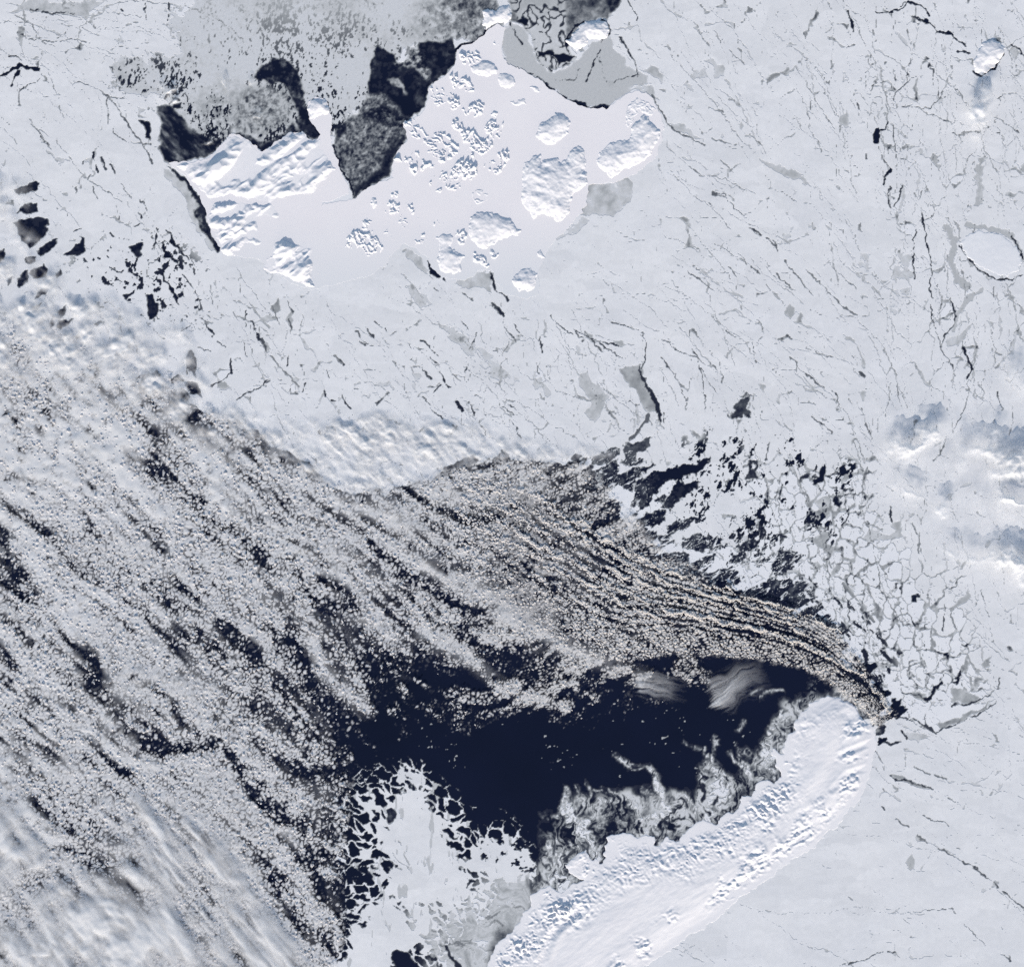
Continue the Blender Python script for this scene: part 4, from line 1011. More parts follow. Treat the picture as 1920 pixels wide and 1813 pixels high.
# the pack goes on past the mapped sheet
ap = [(-2600, -1500, -M + 2, 620), (-M + 2, -1500, 1920 + M - 2, -M + 2), (1920 + M - 2, -1500, 4600, 3300), (1250, 1813 + M - 2, 1920 + M - 2, 3300)]
v, q = [], []
for x0, y0, x1, y1 in ap:
    k = len(v)
    v += [[x0 - 960, 906.5 - y1, .38], [x1 - 960, 906.5 - y1, .38], [x1 - 960, 906.5 - y0, .38], [x0 - 960, 906.5 - y0, .38]]
    q.append([k, k + 1, k + 2, k + 3])
add_obj('pack_ice', quads('outer_pack_ice', np.array(v, float), np.array(q), M_PACK), kind='structure', label='pack ice stretching away past the edges of the view')
rest = ~main & ~isfloe
add_obj('brash_ice', PACK.build('brash_ice', rest, M_PACK), kind='stuff', label='countless small broken ice pieces and slush streaks along the ice edge', cat='ice')

# labels that single out every floe: n-th nearest floe in a direction from a landmark
MARKS = [(1390, 768, 'the star-shaped dark lead'), (1650, 1335, 'the long island\'s north tip'), (1855, 475, 'the oval ice plate'), (1855, 105, 'the solitary domed island'),
         (1105, 60, 'the twin-domed island'), (597, 205, 'the little round island'), (1220, 740, 'the broad curved lead'), (1475, 1055, 'the ragged dark pool'), (1690, 830, 'the bright cloud at right'),
         (50, 128, 'the branching lead'), (640, 1520, 'the comb of ice streamers'), (1010, 1590, 'the southern ice tongue'), (285, 575, 'the squarish dark hole'), (350, 255, 'the westernmost dark bay'),
         (1340, 1390, 'the tall slush plume'), (860, 760, 'the cracked pack below the archipelago'), (1270, 885, 'the long dark gap'), (1655, 250, 'the hooked black lead'), (1800, 1340, 'the grey eastern lead'),
         (770, 150, 'the large black bay'), (540, 160, 'the dark crescent bay'), (1570, 940, 'the small navy pool'), (1750, 1180, 'the thin eastern crack'), (740, 1790, 'the bottom dark hole'), (1020, 60, 'the strait at the top')]
used = {}
mk = np.array([(a_, b_) for a_, b_, _ in MARKS], float)
order = []
for c in cand:
    dd = np.hypot(mk[:, 0] - PACK.cx[c], mk[:, 1] - PACK.cy[c])
    k = int(dd.argmin())
    dx, dy = PACK.cx[c] - mk[k, 0], PACK.cy[c] - mk[k, 1]
    a_ = (math.degrees(math.atan2(-dy, dx)) + 360) % 360
    dr = ['to the right of', 'above and right of', 'above', 'above and left of', 'to the left of', 'below and left of', 'below', 'below and right of'][int((a_ + 22.5) // 45) % 8]
    order.append((dd[k], k, dr, c))
ORD = ['', 'second ', 'third ', 'fourth ', 'fifth ', 'sixth ', 'seventh ', 'eighth ', 'ninth ', 'tenth ', 'eleventh ', 'twelfth ', 'thirteenth ', 'fourteenth ', 'fifteenth ', 'sixteenth ', 'seventeenth ', 'eighteenth ', 'nineteenth ', 'twentieth '] + ['%dth ' % k for k in range(21, 80)]
for dist, k, dr, c in sorted(order):
    n_ = used.get((k, dr), 0)
    used[(k, dr)] = n_ + 1
    w_, h_ = PACK.w[c], PACK.h[c]
    size = 'large' if PACK.area[c] > 2500 else 'mid-sized' if PACK.area[c] > 600 else 'small'
    shp = 'long' if w_ > 1.9 * h_ or h_ > 1.9 * w_ else 'pale'
    x0, y0 = PACK.cx[c] - 960, 906.5 - PACK.cy[c]
    sel = np.zeros(len(PACK.area), bool)
    sel[c] = True
    o = add_obj('ice_floe', None or PACK.build('ice_floe', sel, M_FLOE, (x0, y0)), label='%s %s ice floe, %snearest %s %s' % (size, shp, ORD[n_], dr, MARKS[k][2]), cat='ice floe', group='drifting ice floes')
    o.location = (x0, y0, 0)

# young grey ice between and around the plates, thickness stored per point
cellmin = np.minimum.reduce([T[:-1, :-1], T[1:, :-1], T[:-1, 1:], T[1:, 1:]])
cellmax = np.maximum.reduce([T[:-1, :-1], T[1:, :-1], T[:-1, 1:], T[1:, 1:]])
sFm = np.maximum.reduce([sF[:-1, :-1], sF[1:, 1:]])
need = (cellmin < T1 + .01) & (cellmax > .05) & (sFm < 8)
j, i = np.nonzero(need)
q = np.stack([(j + 1) * NX + i, (j + 1) * NX + i + 1, j * NX + i + 1, j * NX + i], 1)
u, inv = np.unique(q, return_inverse=True)
inv = inv.reshape(-1, 4)
uy, ux = u // NX, u % NX
v = np.stack([ux * H - M - 960., 906.5 - (uy * H - M), np.full(len(u), .16)], 1)
me = quads('young_ice', v, inv, M_THIN)
at = me.attributes.new('thick', 'FLOAT', 'POINT')
at.data.foreach_set('value', T[uy, ux].astype(np.float32))
add_obj('young_ice', me, kind='stuff', label='thin grey young ice and slush filling bays and refrozen leads', cat='thin ice')
print('young ice cells', len(inv))

# ------------------------------------------------------------------ islands
def island_mesh(name, poly, kind, hgt, rad, step=1.0, seed=0, rot=0.7, rough=1.0, feat=7.0):
    p = pts(poly)
    x0, x1, y0, y1 = p[:, 0].min() - 4, p[:, 0].max() + 4, p[:, 1].min() - 4, p[:, 1].max() + 4
    gx = np.arange(x0, x1 + step, step)
    gy = np.arange(y0, y1 + step, step)
    gX, gY = np.meshgrid(gx, gy)
    wx_, wy_ = warp(gX, gY, 9, 1.5, seed + 1, 3)
    s_ = sdf(p, wx_, wy_)
    u = np.clip(s_ / rad, 0, 1)
    dome = np.sqrt(np.clip(u * (2 - u), 0, 1)) * .55 + u * .45
    n1 = fbm(gX, gY, 24, 3, seed + 3)
    c, s2 = math.cos(rot), math.sin(rot)
    rx, ry = gX * c + gY * s2, -gX * s2 + gY * c
    rd = 1 - np.abs(noise(rx * .6, ry, feat, seed + 5)) * 1.3
    rd2 = 1 - np.abs(noise(rx * .8, ry, feat * .5, seed + 6)) * 1.3
    rim = sstep(-.5, 3.0, s_)
    if kind == 'dome':
        z = hgt * dome * (1 + .14 * n1) + rough * .06 * rim * (rd + .5 * fbm(gX, gY, 5, 2, seed))
    elif kind == 'rugged':
        mass = np.clip(.30 + .34 * n1 + .62 * rd + .34 * rd2 - .2, 0, 2)
        z = .88 * rim * hgt * rough * (mass * sstep(0, rad * .7, s_ + 1.5) ** .8)
    elif kind == 'ridged':
        big = noise(rx * .38, ry, feat * 1.7, seed + 8)
        mass = np.clip(.30 + .5 * big + .22 * rd + .16 * n1, -.05, 2)
        z = rim * hgt * rough * mass * sstep(-1, rad, s_) + .5 * dome * rim
    else:   # low hatched ground
        z = .5 + rim * rough * .5 * (rd + .6 * rd2 - .4)
    z = z + .45
    z = np.where(s_ > 0, z, .45 + 1.2 * s_).astype(np.float32)
    keep = s_ > -1.6
    cell = keep[:-1, :-1] | keep[1:, :-1] | keep[:-1, 1:] | keep[1:, 1:]
    n = len(gx)
    j_, i_ = np.nonzero(cell)
    q_ = np.stack([(j_ + 1) * n + i_, (j_ + 1) * n + i_ + 1, j_ * n + i_ + 1, j_ * n + i_], 1)
    u_, inv_ = np.unique(q_, return_inverse=True)
    inv_ = inv_.reshape(-1, 4)
    cx_, cy_ = p[:, 0].mean(), p[:, 1].mean()
    X_ = gX.ravel()[u_] - cx_
    Y_ = cy_ - gY.ravel()[u_]
    me_ = quads(name, np.stack([X_, Y_, z.ravel()[u_]], 1), inv_, M_LAND, True)
    return me_, (cx_ - 960, 906.5 - cy_)


ISL = [
    ('ridged', 4.6, 16, 'westernmost large island with blue-shadowed diagonal ridges and a dark north bay', [324, 309, 345, 305, 366, 305, 392, 296, 412, 279, 430, 255, 446, 254, 470, 268, 491, 285, 520, 267, 545, 251, 566, 249, 584, 262, 600, 258, 603, 275, 616, 293, 630, 318, 618, 333, 600, 345, 592, 364, 560, 366, 536, 372, 520, 372, 506, 382, 482, 376, 455, 372, 432, 366, 404, 374, 388, 372, 372, 352, 348, 330]),
    ('ridged', 4.6, 12, 'snowy ridged island with combed valleys below the westernmost one', [400, 382, 430, 378, 455, 380, 480, 384, 510, 380, 527, 398, 522, 410, 500, 404, 484, 410, 486, 430, 492, 455, 480, 462, 466, 455, 455, 462, 440, 478, 422, 478, 404, 446, 393, 428, 390, 405]),
    ('ridged', 4.2, 10, 'narrow snow island of parallel diagonal ridges ending in a southern spit', [510, 460, 530, 452, 555, 456, 570, 462, 588, 462, 586, 480, 588, 500, 584, 520, 594, 540, 575, 538, 548, 528, 530, 515, 505, 512, 492, 505, 500, 485, 512, 478]),
    ('dome', 3.4, 14, 'little round ice-capped island standing alone west of the black bays', [578, 191, 591, 185, 607, 187, 615, 200, 616, 211, 602, 217, 591, 225, 581, 222, 577, 206]),
    ('dome', 3.6, 14, 'northernmost snow-domed island of the archipelago with a knobbly west side', [905, 22, 915, 18, 928, 22, 938, 14, 950, 9, 958, 12, 959, 35, 945, 44, 930, 42, 920, 52, 912, 56, 906, 45, 908, 32]),
    ('rugged', 1.6, 5, 'tiny rocky islet south of the northernmost domed island', [922, 82, 928, 76, 936, 77, 936, 84, 926, 87]),
    ('rugged', 2.8, 7, 'rugged island touching the black bay, north-west of the first big dome', [861, 95, 885, 98, 901, 93, 906, 110, 895, 118, 880, 125, 868, 122, 860, 108]),
    ('dome', 3.6, 14, 'smooth half-moon dome below the northern rugged island', [884, 126, 905, 115, 920, 117, 933, 130, 930, 138, 915, 145, 898, 143, 885, 136]),
    ('dome', 3.8, 14, 'perfectly round small dome near the grey ice belt', [934, 145, 940, 138, 952, 136, 962, 145, 966, 157, 958, 165, 945, 165, 936, 157]),
    ('rugged', 2.6, 6, 'rough crescent island below the half-moon dome', [841, 138, 855, 137, 862, 146, 872, 140, 883, 155, 890, 166, 895, 171, 870, 178, 850, 171, 846, 158]),
    ('rugged', 3.0, 7, 'jagged coastal island forming the east shore of the big black bay', [806, 164, 820, 160, 840, 172, 855, 178, 866, 195, 855, 208, 845, 205, 838, 192, 820, 200, 806, 190]),
    ('rugged', 2.7, 7, 'slanted lens-shaped rugged island beside a grey thaw patch', [866, 206, 885, 195, 905, 187, 910, 196, 905, 213, 890, 222, 878, 220, 868, 213]),
    ('rugged', 1.8, 4, 'small rocky islet east of the slanted lens-shaped island', [918, 216, 928, 208, 936, 214, 930, 221]),
    ('rugged', 2.8, 6, 'thin serpentine rugged island running down to the right', [830, 222, 845, 226, 860, 224, 868, 235, 880, 245, 892, 240, 897, 255, 886, 268, 870, 268, 867, 255, 850, 241]),
    ('rugged', 3.0, 6, 'forked rugged island at the inner east of the group', [908, 236, 925, 222, 935, 230, 945, 219, 946, 235, 938, 246, 941, 262, 930, 268, 918, 260, 908, 246]),
    ('rugged', 3.1, 9, 'broad rugged island with a long west arm, centre of the archipelago', [757, 231, 775, 225, 790, 235, 798, 245, 815, 245, 835, 250, 850, 262, 861, 278, 858, 291, 848, 299, 840, 306, 825, 304, 812, 292, 800, 285, 799, 272, 785, 263, 765, 251]),
    ('rugged', 3.0, 7, 'blocky rugged island just below the forked one', [880, 263, 895, 252, 902, 265, 915, 258, 926, 270, 921, 281, 906, 291, 895, 301, 885, 295, 879, 285]),
    ('rugged', 3.2, 8, 'wedge-shaped rugged island left of the large eastern ice cap', [910, 308, 920, 298, 930, 290, 945, 285, 954, 279, 954, 300, 946, 316, 932, 327, 920, 323, 910, 316]),
    ('rugged', 3.0, 7, 'rugged island at the mouth of the grey bay', [738, 299, 750, 288, 765, 290, 780, 283, 795, 300, 805, 303, 819, 310, 816, 318, 800, 318, 790, 320, 778, 328, 768, 320, 763, 306, 745, 305]),
    ('rugged', 3.2, 9, 'large deeply dissected island south of the central one', [798, 336, 820, 325, 840, 318, 855, 305, 870, 295, 885, 305, 896, 310, 896, 326, 886, 340, 870, 341, 863, 353, 850, 359, 835, 356, 825, 361, 810, 356, 802, 346]),
    ('flat', 0, 5, 'low hatched island lying in smooth fast ice', [884, 363, 895, 357, 908, 360, 915, 368, 908, 381, 898, 384, 888, 375]),
    ('dome', 1.6, 5, 'tiny drop-shaped islet below the tip of the grey bay', [697, 368, 704, 372, 708, 385, 701, 391, 696, 381]),
    ('rugged', 2.4, 5, 'short rugged islet topping the western chain', [725, 359, 745, 360, 749, 368, 736, 373]),
    ('rugged', 2.8, 5, 'knobbly island second in the western chain', [728, 379, 740, 374, 751, 385, 746, 400, 733, 405, 721, 398]),
    ('rugged', 2.8, 5, 'knobbly island to the right in the western chain', [759, 380, 772, 376, 779, 390, 776, 402, 765, 399]),
    ('rugged', 2.8, 5, 'knobbly island at the foot of the western chain', [747, 406, 760, 398, 767, 410, 769, 421, 757, 431, 746, 421]),
    ('rugged', 2.2, 4, 'small islet just right of the western chain', [774, 413, 786, 405, 789, 415, 781, 423]),
    ('rugged', 2.2, 4, 'small three-peaked islet alone in the southern fast ice', [810, 419, 822, 411, 833, 420, 828, 427, 812, 427]),
    ('rugged', 2.6, 5, 'triangular rugged islet left of the southern ice caps', [771, 453, 785, 440, 798, 434, 801, 448, 790, 461, 778, 459]),
    ('rugged', 2.2, 4, 'narrow upright islet in the south-west', [732, 446, 742, 438, 747, 450, 740, 463, 733, 459]),
    ('rugged', 1.6, 3, 'speck of an islet beside the narrow upright one', [721, 434, 729, 430, 729, 442, 722, 441]),
    ('rugged', 2.6, 5, 'slanting rugged island north of the broad south-western one', [671, 424, 685, 408, 696, 403, 701, 416, 692, 430, 678, 431]),
    ('rugged', 2.6, 9, 'broad finely dissected south-western island', [649, 446, 665, 432, 680, 433, 700, 430, 713, 450, 721, 468, 708, 476, 690, 483, 675, 476, 660, 471, 647, 461]),
    ('dome', 3.0, 12, 'irregular ice cap with a glacier tongue reaching the grey south channel', [818, 446, 830, 438, 845, 438, 851, 450, 845, 464, 870, 480, 862, 510, 842, 516, 825, 506, 818, 490, 826, 470]),
    ('rugged', 2.8, 5, 'jagged islet between the two southern ice caps', [854, 436, 866, 427, 877, 438, 881, 450, 869, 461, 857, 452]),
    ('dome', 4.2, 22, 'largest southern ice cap, bright along its lower edge', [882, 408, 895, 400, 915, 398, 935, 402, 950, 410, 965, 425, 976, 433, 972, 442, 960, 440, 945, 449, 930, 456, 912, 466, 895, 463, 884, 450, 879, 430]),
    ('rugged', 2.4, 5, 'small jagged islet below the largest southern ice cap', [914, 471, 925, 462, 934, 470, 932, 483, 920, 485, 913, 479]),
    ('rugged', 2.6, 5, 'thin jagged island pointing at the southern flaw lead', [882, 478, 890, 469, 901, 478, 911, 485, 919, 501, 912, 506, 900, 496, 885, 489]),
    ('dome', 3.8, 16, 'southernmost domed island of the archipelago', [959, 524, 970, 512, 982, 502, 995, 504, 1008, 515, 1006, 526, 1001, 541, 990, 548, 975, 544, 964, 535]),
    ('dome', 1.4, 5, 'tiny islet up and right of the southernmost dome', [1006, 475, 1017, 472, 1024, 482, 1015, 487]),
    ('dome', 4.2, 18, 'bean-shaped ice cap in the wide eastern fast ice', [1004, 252, 1014, 236, 1030, 222, 1041, 214, 1055, 215, 1067, 228, 1067, 241, 1055, 256, 1048, 266, 1035, 273, 1020, 269, 1010, 261]),
    ('cap', 4.6, 26, 'biggest eastern island, ice cap with rocky northern capes', [979, 332, 984, 305, 1000, 295, 1012, 291, 1016, 305, 1030, 300, 1045, 296, 1053, 305, 1064, 296, 1070, 283, 1085, 275, 1097, 279, 1098, 300, 1101, 325, 1098, 346, 1092, 356, 1080, 359, 1069, 375, 1069, 396, 1060, 409, 1045, 416, 1032, 408, 1018, 402, 1000, 412, 986, 392, 977, 366]),
    ('dome', 5.2, 30, 'easternmost great ice dome with a hooked northern arm', [1119, 301, 1128, 282, 1145, 268, 1165, 262, 1181, 262, 1186, 252, 1182, 240, 1195, 225, 1205, 216, 1216, 219, 1226, 234, 1236, 246, 1232, 266, 1221, 290, 1205, 301, 1185, 313, 1160, 326, 1147, 335, 1134, 321, 1121, 309]),
    ('flat', 0, 5, 'low stony foreland north of the easternmost dome', [1178, 200, 1195, 185, 1215, 190, 1228, 206, 1222, 216, 1205, 212, 1186, 222, 1180, 240, 1172, 232]),
    ('dome', 4.4, 17, 'twin-domed island in the strait at the top', [1068, 72, 1084, 50, 1098, 40, 1110, 42, 1125, 39, 1138, 48, 1143, 58, 1135, 71, 1115, 75, 1100, 73, 1096, 86, 1078, 94, 1066, 86, 1061, 76]),
    ('dome', 1.2, 4, 'thin low islet near the north-eastern flaw lead', [992, 162, 1010, 164, 1013, 173, 1000, 171]),
    ('dome', 1.2, 4, 'thin low islet in the north of the fast ice', [957, 191, 985, 189, 987, 198, 965, 197]),
    ('dome', 4.6, 20, 'solitary snow-domed island at upper right with a black lead round its foot', [1828, 112, 1835, 92, 1845, 80, 1860, 75, 1875, 79, 1883, 90, 1879, 106, 1868, 121, 1850, 135, 1835, 139, 1827, 128]),
    ('plate', 1.0, 20, 'large smooth oval ice plate outlined by black cracks at the right edge', [1800, 456, 1815, 440, 1840, 433, 1870, 437, 1895, 450, 1912, 470, 1916, 492, 1906, 511, 1890, 518, 1870, 516, 1845, 506, 1825, 491, 1808, 476]),
]
for k, (kind, hg, rad, lab, poly) in enumerate(ISL):
    if kind == 'cap':
        me, loc = island_mesh('island', poly, 'dome', hg, rad, 1.0, 40 + k, rough=4.0, feat=9)
    elif kind == 'plate':
        me, loc = island_mesh('ice_plate', poly, 'dome', .25, rad, 1.5, 40 + k, rough=.4)
        me.materials[0] = M_FLOE
    elif kind == 'ridged':
        me, loc = island_mesh('island', poly, kind, hg * .8, rad, 1.0, 40 + k, rot=-.72, feat=8.5 if k == 0 else 6.5)
    else:
        me, loc = island_mesh('island', poly, kind, hg, rad, .9, 40 + k, rot=.6 + (k % 5) * .3, feat=5.6, rough=1.0)
    o = add_obj('ice_plate' if kind == 'plate' else 'island', me, label=lab, cat='ice floe' if kind == 'plate' else 'island', group=None if kind == 'plate' else 'islands of the archipelago')
    o.location = (loc[0], loc[1], 0.0)

# ------------------------------------------------------------------ the long mountainous island in the south-east
NZ = pts([870, 1880, 900, 1830, 911, 1812, 926, 1786, 940, 1760, 956, 1744, 976, 1729, 982, 1712, 992, 1697, 996, 1680, 1026, 1660, 1040, 1668, 1052, 1673, 1066, 1664, 1078, 1655, 1093, 1651, 1074, 1640, 1062, 1620, 1080, 1603, 1100, 1595, 1106, 1608,
          1126, 1619, 1140, 1608, 1133, 1593, 1138, 1567, 1164, 1559, 1192, 1565, 1224, 1568, 1229, 1583, 1237, 1585, 1247, 1570, 1272, 1578, 1278, 1567, 1299, 1549, 1317, 1534, 1341, 1546, 1351, 1531, 1382, 1520, 1390, 1490, 1409, 1489, 1416, 1466, 1436, 1460,
          1454, 1470, 1467, 1455, 1457, 1438, 1450, 1418, 1449, 1403, 1472, 1413, 1470, 1390, 1488, 1369, 1490, 1352, 1500, 1338, 1519, 1319, 1537, 1311, 1566, 1306, 1589, 1314, 1601, 1330, 1619, 1346, 1640, 1367, 1643, 1384, 1641, 1408, 1638, 1430, 1628, 1460,
          1618, 1485, 1602, 1511, 1576, 1537, 1550, 1565, 1524, 1591, 1486, 1612, 1466, 1628, 1426, 1660, 1406, 1672, 1364, 1702, 1351, 1721, 1328, 1735, 1299, 1753, 1276, 1766, 1258, 1781, 1245, 1792, 1216, 1808, 1180, 1850, 1150, 1880])
st = 1.4
gx = np.arange(860, 1656, st)
gy = np.arange(1298, 1884, st)
gX, gY = np.meshgrid(gx, gy)
wx_, wy_ = warp(gX, gY, 12, 2.0, 201, 3)
s_ = sdf(NZ, wx_, wy_)
SE = pts([1640, 1340, 1643, 1384, 1638, 1430, 1618, 1485, 1576, 1537, 1524, 1591, 1466, 1628, 1406, 1672, 1351, 1721, 1299, 1753, 1245, 1792, 1150, 1880])
dse = linedist(SE, 0, 0, None, gX, gY)                       # distance from the smooth south-east coast
NW = pts([870, 1880, 956, 1744, 996, 1680, 1052, 1665, 1110, 1610, 1164, 1570, 1224, 1575, 1278, 1567, 1341, 1540, 1400, 1495, 1454, 1455, 1470, 1400, 1500, 1338, 1566, 1306, 1610, 1335])
dnw = linedist(NW, 0, 0, None, gX, gY)
cap = np.clip(dse / (dse + dnw + 1e-3), 0, 1)
base = 3.8 * np.maximum(np.sin(np.clip(cap, 0, 1) * math.pi), 0) ** .8 * sstep(-2, 46, np.minimum(dse, s_ + 4))
tip = sstep(1380, 1480, gX)
rug = .6 * sstep(98, 30, dnw) * sstep(-2, 16, s_) * (.10 + .9 * sstep(1530, 1400, gX)) * (.45 + .75 * sstep(-.6, .9, fbm(gX, gY, 46, 2, 203)))
c, s2 = math.cos(-.62), math.sin(-.62)
rx, ry = gX * c + gY * s2, -gX * s2 + gY * c
r1 = 1 - np.abs(noise(rx, ry * .8, 6.8, 204)) * 1.2
r2 = 1 - np.abs(noise(rx * 1.1, ry, 4.6, 205)) * 1.2
z = base + rug * (2.7 * r1 * np.clip(.7 + .6 * fbm(gX, gY, 22, 2, 206), 0, 2) + 1.5 * r2 - .8)
fine = sstep(3, 22, dse) * sstep(78, 40, dse) * sstep(-.5, .7, fbm(gX, gY, 34, 2, 207))
z = z + fine * (.85 * noise(rx * .55, ry, 5.5, 208) + .55 * noise(rx, ry, 3.6, 209))
z = z + .10 * fbm(rx * .35, ry, 8, 3, 210) + .3 * noise(rx * .25, ry * .8, 26, 211)
# trough valleys crossing the lower left
for f, dpt, wd_ in [([1010, 1860, 1018, 1800, 1030, 1760, 1050, 1735, 1085, 1705], 2.2, 7), ([1590, 1350, 1575, 1400, 1560, 1450, 1530, 1490], 1.0, 14), ([1640, 1390, 1600, 1405, 1575, 1415], .8, 5), ([1625, 1440, 1590, 1450, 1560, 1480], .8, 5)]:
    dl = linedist(pts(f), 0, 0, None, gX, gY)
    z = z - dpt * np.exp(-(dl / wd_) ** 2) + .5 * dpt * np.exp(-((dl - wd_ * 1.7) / wd_ * 1.3) ** 2)
rim = sstep(-.5, 5.0, s_)
z = np.maximum(z, .12) * rim * sstep(-4, 26, dse) + .44
z = np.where(s_ > 0, z, .44 + .6 * s_)
keep = s_ > -1.8
cell = keep[:-1, :-1] | keep[1:, :-1] | keep[:-1, 1:] | keep[1:, 1:]
n = len(gx)
j_, i_ = np.nonzero(cell)
q_ = np.stack([(j_ + 1) * n + i_, (j_ + 1) * n + i_ + 1, j_ * n + i_ + 1, j_ * n + i_], 1)
u_, inv_ = np.unique(q_, return_inverse=True)
me = quads('island', np.stack([gX.ravel()[u_] - 1300, 1600 - gY.ravel()[u_], z.ravel()[u_]], 1), inv_.reshape(-1, 4), M_LAND, True)
o = add_obj('island', me, label='long mountainous island under a smooth ice cap at lower right', cat='island')
o.location = (1300 - 960, 906.5 - 1600, 0)

# ------------------------------------------------------------------ clouds
def cloud_material(name, col, alpha_attr=False, transl=.35, warm=None):
    m_ = bpy.data.materials.new(name)
    m_.use_nodes = True
    nt = m_.node_tree
    nt.nodes.remove(nt.nodes['Principled BSDF'])
    out = nt.nodes['Material Output']
    df = nnode(nt, 'ShaderNodeBsdfDiffuse')
    tr = nnode(nt, 'ShaderNodeBsdfTranslucent')
    cr = ramp(nt, noise_tex(nt, .05, 4, .6, seed=9).outputs['Fac'], [(.3, tuple(c_ * .95 for c_ in col)), (.7, col)])
    cc_ = cr.outputs['Color']
    if warm:                               # brownish look of thin cloud over dark water, put into the colour eastwards
        geo = nnode(nt, 'ShaderNodeNewGeometry')
        sx_ = nnode(nt, 'ShaderNodeSeparateXYZ')
        nt.links.new(geo.outputs['Position'], sx_.inputs[0])
        mr = nnode(nt, 'ShaderNodeMapRange')
        mr.inputs['From Min'].default_value = -250
        mr.inputs['From Max'].default_value = 450
        nt.links.new(sx_.outputs['X'], mr.inputs['Value'])
        rg = nnode(nt, 'ShaderNodeRGB')
        rg.outputs[0].default_value = (*warm, 1)
        cc_ = mixc(nt, mr.outputs[0], cc_, rg.outputs[0])
    nt.links.new(cc_, df.inputs['Color'])
    nt.links.new(cc_, tr.inputs['Color'])
    mx = nnode(nt, 'ShaderNodeMixShader')
    mx.inputs['Fac'].default_value = transl
    nt.links.new(df.outputs[0], mx.inputs[1])
    nt.links.new(tr.outputs[0], mx.inputs[2])
    last = mx.outputs[0]
    if alpha_attr:
        at_ = nnode(nt, 'ShaderNodeAttribute', attribute_name='cover')
        tp = nnode(nt, 'ShaderNodeBsdfTransparent')
        m2 = nnode(nt, 'ShaderNodeMixShader')
        nt.links.new(at_.outputs['Fac'], m2.inputs['Fac'])
        nt.links.new(tp.outputs[0], m2.inputs[1])
        nt.links.new(last, m2.inputs[2])
        last = m2.outputs[0]
    nt.links.new(last, out.inputs['Surface'])
    return m_


WARM = (.93, .892, .852)
M_PUFF = cloud_material('cumulus', (.93, .915, .92), False, .45, WARM)
M_DECK = cloud_material('cellular_cloud', (.95, .945, .95), True, .25, WARM)
M_VEIL = cloud_material('cloud_veil', (.95, .95, .955), True, .25)

# node group: lumpy puffs on points that carry size and turn
ng = bpy.data.node_groups.new('cloud_puffs', 'GeometryNodeTree')
ng.interface.new_socket('Geometry', in_out='INPUT', socket_type='NodeSocketGeometry')
ng.interface.new_socket('Geometry', in_out='OUTPUT', socket_type='NodeSocketGeometry')
gi = ng.nodes.new('NodeGroupInput')
go = ng.nodes.new('NodeGroupOutput')
ico = ng.nodes.new('GeometryNodeMeshIcoSphere')
ico.inputs['Radius'].default_value = 1.0
ico.inputs['Subdivisions'].default_value = 2
nz = ng.nodes.new('ShaderNodeTexNoise')
nz.inputs['Scale'].default_value = 1.6
nz.inputs['Detail'].default_value = 2.0
nrm = ng.nodes.new('GeometryNodeInputNormal')
sub = ng.nodes.new('ShaderNodeMath')
sub.operation = 'MULTIPLY_ADD'
sub.inputs[1].default_value = 1.9
sub.inputs[2].default_value = -.95
vm = ng.nodes.new('ShaderNodeVectorMath')
vm.operation = 'SCALE'
sp = ng.nodes.new('GeometryNodeSetPosition')
ssn = ng.nodes.new('GeometryNodeSetShadeSmooth')
smn = ng.nodes.new('GeometryNodeSetMaterial')
smn.inputs['Material'].default_value = M_PUFF
iop = ng.nodes.new('GeometryNodeInstanceOnPoints')
na = ng.nodes.new('GeometryNodeInputNamedAttribute')
na.data_type = 'FLOAT_VECTOR'
na.inputs['Name'].default_value = 'size'
nb = ng.nodes.new('GeometryNodeInputNamedAttribute')
nb.data_type = 'FLOAT_VECTOR'
nb.inputs['Name'].default_value = 'turn'
L = ng.links.new
L(nz.outputs['Fac'], sub.inputs[0])
L(nrm.outputs[0], vm.inputs[0])
L(sub.outputs[0], vm.inputs['Scale'])
L(ico.outputs['Mesh'], sp.inputs['Geometry'])
L(vm.outputs[0], sp.inputs['Offset'])
L(sp.outputs[0], ssn.inputs['Geometry'])
L(ssn.outputs[0], smn.inputs['Geometry'])
L(gi.outputs[0], iop.inputs['Points'])
L(smn.outputs[0], iop.inputs['Instance'])
L(na.outputs['Attribute'], iop.inputs['Scale'])
L(nb.outputs['Attribute'], iop.inputs['Rotation'])
L(iop.outputs[0], go.inputs[0])


def puff_object(name, px, py, pz, size, turn, **kw):
    me_ = bpy.data.meshes.new(name)
    me_.vertices.add(len(px))
    me_.vertices.foreach_set('co', np.stack([px - 960, 906.5 - py, pz], 1).astype(np.float32).ravel())
    a_ = me_.attributes.new('size', 'FLOAT_VECTOR', 'POINT')
    a_.data.foreach_set('vector', size.astype(np.float32).ravel())
    a_ = me_.attributes.new('turn', 'FLOAT_VECTOR', 'POINT')
    tv = np.zeros((len(px), 3), np.float32)
    tv[:, 2] = turn
    a_.data.foreach_set('vector', tv.ravel())
    me_.materials.append(M_PUFF)
    o_ = add_obj(name, me_, **kw)
    md = o_.modifiers.new('puffs', 'NODES')
    md.node_group = ng
    return o_


